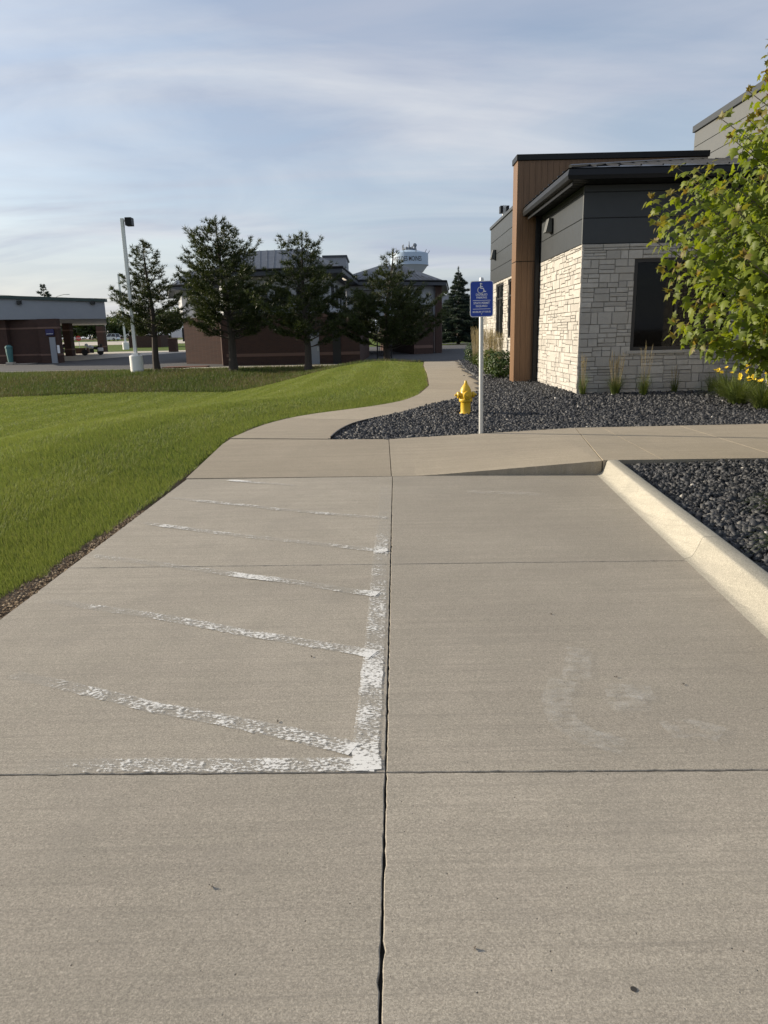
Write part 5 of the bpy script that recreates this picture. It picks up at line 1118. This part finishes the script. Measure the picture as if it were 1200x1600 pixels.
# ------------------------------------------------------------------ vehicles
def car(name,loc,rz,L,W,H,mat,label,cat,truck=False):
    o=empty(name,loc,rz,label,cat); g=.22; hb_=H*.56; b=MB(); h=W/2
    side=[(-L/2,g+.12),(-L/2+.05,hb_*.92),(-L*.2,hb_),(L*.28,hb_*.98),(L/2-.1,hb_*.82),(L/2,g+.25),(L/2-.08,g),(-L/2+.05,g)]
    n=len(side); b.add([(x,-h,z) for x,z in side]+[(x,h,z) for x,z in side],[tuple(range(n)),tuple(range(n,2*n))[::-1]]+[(n+i,n+(i+1)%n,(i+1)%n,i) for i in range(n)]); b.build('body',M[mat],o,bevel=.06)
    x0,x1=(-L*.12,L*.22) if truck else (-L*.46,L*.24); tp=(x0+.12,x1-.55) if truck else (x0+.22,x1-.7)
    b=MB(); b.add([(x0,-h+.06,hb_-.04),(x1,-h+.06,hb_-.04),(x1,h-.06,hb_-.04),(x0,h-.06,hb_-.04),(tp[0],-h+.2,H-.06),(tp[1],-h+.2,H-.06),(tp[1],h-.2,H-.06),(tp[0],h-.2,H-.06)],[(0,3,2,1),(4,5,6,7),(0,1,5,4),(1,2,6,5),(2,3,7,6),(3,0,4,7)]); b.build('windows',M['carglass'],o,bevel=.04)
    MB().box(tp[0]-.05,tp[1]+.05,-h+.17,h-.17,H-.075,H).build('roof',M[mat],o,bevel=.03)
    for sx,a_,c_ in ((0,x0,tp[0]),(1,x1,tp[1]),(2,(x0+x1)/2,(tp[0]+tp[1])/2)):
        for sy in (-1,1):
            q=MB(); q.tube([(a_,sy*(h-.07),hb_-.03),(c_,sy*(h-.21),H-.05)],.045,4); q.build('pillar',M[mat],o)
    if truck: 
        for sy in (-1,1): MB().box(-L/2+.05,x0,sy*h-.06*(sy>0),sy*h+.06*(sy<0),hb_-.03,hb_+.12).build('bed_side',M[mat],o)
    for sx in (-.31,.31):
        for sy in (-1,1):
            w_=empty('wheel',(sx*L,sy*(h-.09),.33),0,parent=o); q=MB(); q.lathe([(.2,-.11),(.33,-.1),(.34,0),(.33,.1),(.2,.11)],16,(0,0,0),'y'); q.build('tyre',M['rubber'],w_); q=MB(); q.lathe([(0,-.115),(.2,-.105),(.2,.105),(0,.115)],12,(0,0,0),'y'); q.build('rim',M['galv'],w_)
    for sy in (-1,1):
        MB().box(L/2-.12,L/2-.0,sy*h*.7-.2,sy*h*.7+.2,hb_*.68,hb_*.82).build('headlight',M['signwhite'],o); MB().box(-L/2-.01,-L/2+.08,sy*h*.82-.1,sy*h*.82+.1,hb_*.65,hb_*.9).build('tail_light',M['red'],o)
    MB().box(L/2-.06,L/2+.015,-h*.45,h*.45,g+.25,hb_*.7).build('grille',M['frame'],o)
    return o
p=gy(708,535,117); car('pickup_truck',(p.x,117,gh1(p.x,117)+.03),R(-86),5.2,1.95,1.75,'carwhite','white pickup truck parked under the spruce','truck',True)
p=gy(174,528,192); car('parked_car',(p.x,192,gh1(p.x,192)+.05),R(165),4.2,1.9,1.75,'carsilver','silver sport utility car on the far road left of the pole','car')
def motorcycle(loc,rz,label,body='carwhite'):
    o=empty('motorcycle',loc,rz,label,'motorcycle')
    for x in (-.75,.8):
        w_=empty('wheel',(x,0,.33),0,parent=o); b=MB(); b.lathe([(.22,-.06),(.31,-.07),(.335,0),(.31,.07),(.22,.06)],18,(0,0,0),'y'); b.build('tyre',M['rubber'],w_); b=MB(); b.lathe([(0,-.05),(.22,-.04),(.22,.04),(0,.05)],12,(0,0,0),'y'); b.build('rim',M['galv'],w_)
    b=MB(); b.tube([(.8,0,.33),(.6,0,.75),(.48,0,1.02)],.05,6); b.build('fork',M['galv'],o)
    b=MB(); b.tube([(.42,-.4,1.12),(.46,-.2,1.08),(.48,0,1.04),(.46,.2,1.08),(.42,.4,1.12)],.02,5); b.build('handlebar',M['frame'],o)
    b=MB(); b.tube([(.45,0,.86),(.2,0,.9),(-.1,0,.8)],[.1,.19,.13],10); b.build('fuel_tank',M[body],o,smooth=True)
    b=MB(); b.tube([(.62,0,.95),(.55,0,1.05),(.42,0,1.12)],[.17,.22,.14],10); b.build('fairing',M[body],o,smooth=True)
    b=MB(); b.box(-.12,.3,-.16,.16,.25,.68); b.build('engine',M['frame'],o,bevel=.05)
    b=MB(); b.tube([(-.1,0,.78),(-.4,0,.74),(-.7,0,.86)],[.13,.18,.13],10); b.build('seat',M['rubber'],o,smooth=True)
    for s_ in (-1,1): b=MB(); b.box(-1.05,-.5,s_*.3-.12,s_*.3+.12,.42,.78); b.build('saddlebag',M[body],o,bevel=.06)
    b=MB(); b.box(-1.0,-.7,-.2,.2,.86,1.15); b.build('top_case',M['frame'],o,bevel=.05); b=MB(); b.lathe([(.0,0),(.09,.0),(.08,.06),(0,.08)],12,(.72,0,.92),'x'); b.build('headlamp',M['signwhite'],o)
p=gy(145,549,79); motorcycle((p.x,79,gh1(p.x,79)+.05),R(205),'white and black touring motorcycle under the canopy beside the end column')
p=gy(97,553,84); motorcycle((p.x,84,gh1(p.x,84)+.05),R(70),'dark motorcycle partly hidden behind the first canopy column','blackmetal')
p=gy(125,548,104); z=gh1(p.x,104); o=empty('stop_sign',(p.x,104,z),0,'red octagonal stop sign beyond the canopy columns','sign'); b=MB(); b.tube([(0,0,0),(0,0,2.2)],.04,6); b.build('post',M['galv'],o)
b=MB(); b.lathe([(0,-.05),(.38,-.05),(.38,-.03),(0,-.03)],8,(0,0,1.85),'y'); b.build('red_plate',M['red'],o)
me,co=text_mesh('STOP',.22,.56); co=np.stack([co[:,0],np.full(len(co),-.056),co[:,1]+1.74],-1); me.vertices.foreach_set('co',co.ravel().astype(np.float32)); me.update(); link('lettering',me,M['signwhite'],o)
b=MB(); p=gy(118,548,90); q=gy(138,548,90); lw=MB().box(p.x,q.x,90,90.4,gh1(p.x,90),gh1(p.x,90)+.7).build('low_wall',M['brick']); tag(lw,'low brick island wall under the canopy','wall')
p=gy(202,541,128); q=gy(252,541,128); z=gh1(p.x,128); lw=MB(); lw.box(p.x,q.x,128,128.3,z,gy(220,524,128).z); lw.box(q.x-.3,q.x,128.31,133,z,gy(220,524,128).z); tag(lw.build('enclosure_wall',M['brick']),'red brick enclosure wall behind the leftmost pine trunk','wall')
p=gy(266,555,88); q=gy(278,555,88); z=gh1(p.x,88); k=empty('kiosk_pier',((p.x+q.x)/2,88,z),0,'square brick pier with a pale drive-up unit left of the office','kiosk'); w_=(q.x-p.x)/2
MB().box(-w_,w_,-.45,.45,-.1,1.55).build('pier',M['brick'],k); MB().box(-w_-.1,w_+.1,-.5,.5,1.56,1.66).build('cap',M['band'],k); MB().box(-.1,w_+.7,.0,.8,1.67,2.6).build('unit',M['white'],k); MB().box(w_+.71,w_+1.5,.1,.7,1.2,2.7).build('post_unit',M['frame'],k)
# far building behind the spruce
a,c=gy(688,480,132),gy(782,480,132); z=gh1(a.x,132); fb=empty('far_brick_building',(a.x,132,z),0,'dark gabled brick building behind the spruce and the sign','building'); W_=c.x-a.x; ze=6.1; zr=7.9
MB().box(0,W_,0,10,-.3,3.2).build('wall',M['brick'],fb); MB().box(0.02,W_-.02,.02,9.98,3.2,ze).build('upper_wall',M['lightgrey'],fb)
b=MB(); b.add([(-.6,-.7,ze-.1),(W_+.6,-.7,ze-.1),(W_+.6,5,zr),(-.6,5,zr),(-.6,10.7,ze-.1),(W_+.6,10.7,ze-.1)],[(0,1,2,3),(3,2,5,4),(0,3,4),(1,5,2),(0,4,5,1)]); b.build('roof',M['darkroof'],fb)
MB().box(0,W_,-.03,0,.8,1.0).build('stone_band',M['band'],fb)
for k in range(4): w_=MB().box(1.2+k*2.6,2.6+k*2.6,-.05,0,1.4,2.8).build('window',M['frame'],fb); MB().box(1.3+k*2.6,2.5+k*2.6,-.07,-.052,1.5,2.7).build('pane',M['carglass'],w_)
# ------------------------------------------------------------------ water tower
YT=490; cT=gy(639.5,405,YT); rT=(gy(669,405,YT).x-gy(610,405,YT).x)/2; zg=gh1(cT.x,YT)
wt=empty('water_tower',(cT.x,YT,zg),0,'pale blue water tower with a town name standing far behind the office','water tower')
zt=gy(640,398,YT).z-zg; zm=gy(640,414.5,YT).z-zg; zlo=gy(640,425,YT).z-zg; ztop=gy(640,391,YT).z-zg
b=MB(); b.lathe([(rT*.74,zlo),(rT,zm),(rT*1.0,zm+.3),(rT,zt),(rT*.985,zt+.6),(rT*.7,zt+.55*(ztop-zt)),(rT*.35,ztop),(0,ztop+.4)],56); b.build('tank',M['towerblue'],wt,smooth=True)
b=MB(); b.lathe([(4.6,0),(4.2,6),(4.0,zlo-8),(5.5,zlo-3),(rT*.74,zlo)],32); b.build('pedestal',M['towerblue'],wt,smooth=True)
b=MB(); b.lathe([(rT*1.01,zm-.5),(rT*1.02,zm-.1),(rT*1.01,zm+.2)],48); b.build('ring',M['towerblue'],wt)
for k in range(14):
    a=R(k*360/14+7); b=MB(); rr=rT*.36; b.tube([(rr*math.cos(a),rr*math.sin(a),ztop-.6),(rr*math.cos(a),rr*math.sin(a),ztop+random.uniform(1.5,3.5))],.28,5); b.build('antenna',M['towerdark'],wt)
b=MB(); b.lathe([(rT*.37,ztop+.5),(rT*.37,ztop+.8)],24); b.build('rail',M['towerdark'],wt); b=MB(); b.tube([(0,0,ztop),(0,0,ztop+5.4)],[.6,.15],6); b.build('mast',M['towerdark'],wt)
b=MB(); b.box(-2.4,2.0,-2,2,ztop,ztop+1.7); b.build('roof_cabinet',M['towerdark'],wt)
b=MB(); b.lathe([(0,0),(1.2,.5),(1.3,.7)],14,(3.6,-2,ztop+2.8),'y'); b.build('dish',M['towerdark'],wt)
for k in range(10):
    a=R(k*36); b=MB(); b.tube([(rT*.98*math.cos(a),rT*.98*math.sin(a),zt+.3),(rT*1.08*math.cos(a),rT*1.08*math.sin(a),zt+2.2)],.22,4); b.build('rim_antenna',M['towerdark'],wt)
me,co=text_mesh('WEST DES MOINES',2.9,20.5); zc=gy(640,407,YT).z-zg-1.3; cxo=gy(633.5,405,YT).x-cT.x; th=(co[:,0]+cxo)/rT
co=np.stack([np.sin(th)*(rT+.05),-np.cos(th)*(rT+.05),co[:,1]+zc],-1); me.vertices.foreach_set('co',co.ravel().astype(np.float32)); me.update(); link('lettering',me,M['lettering'],wt)
# tell the two leaf-scrap style groups and slabs apart only where it matters
bpy.context.view_layer.update()
print('OBJECTS',len(bpy.data.objects),'TRIS',sum(len(m.polygons) for m in bpy.data.meshes))
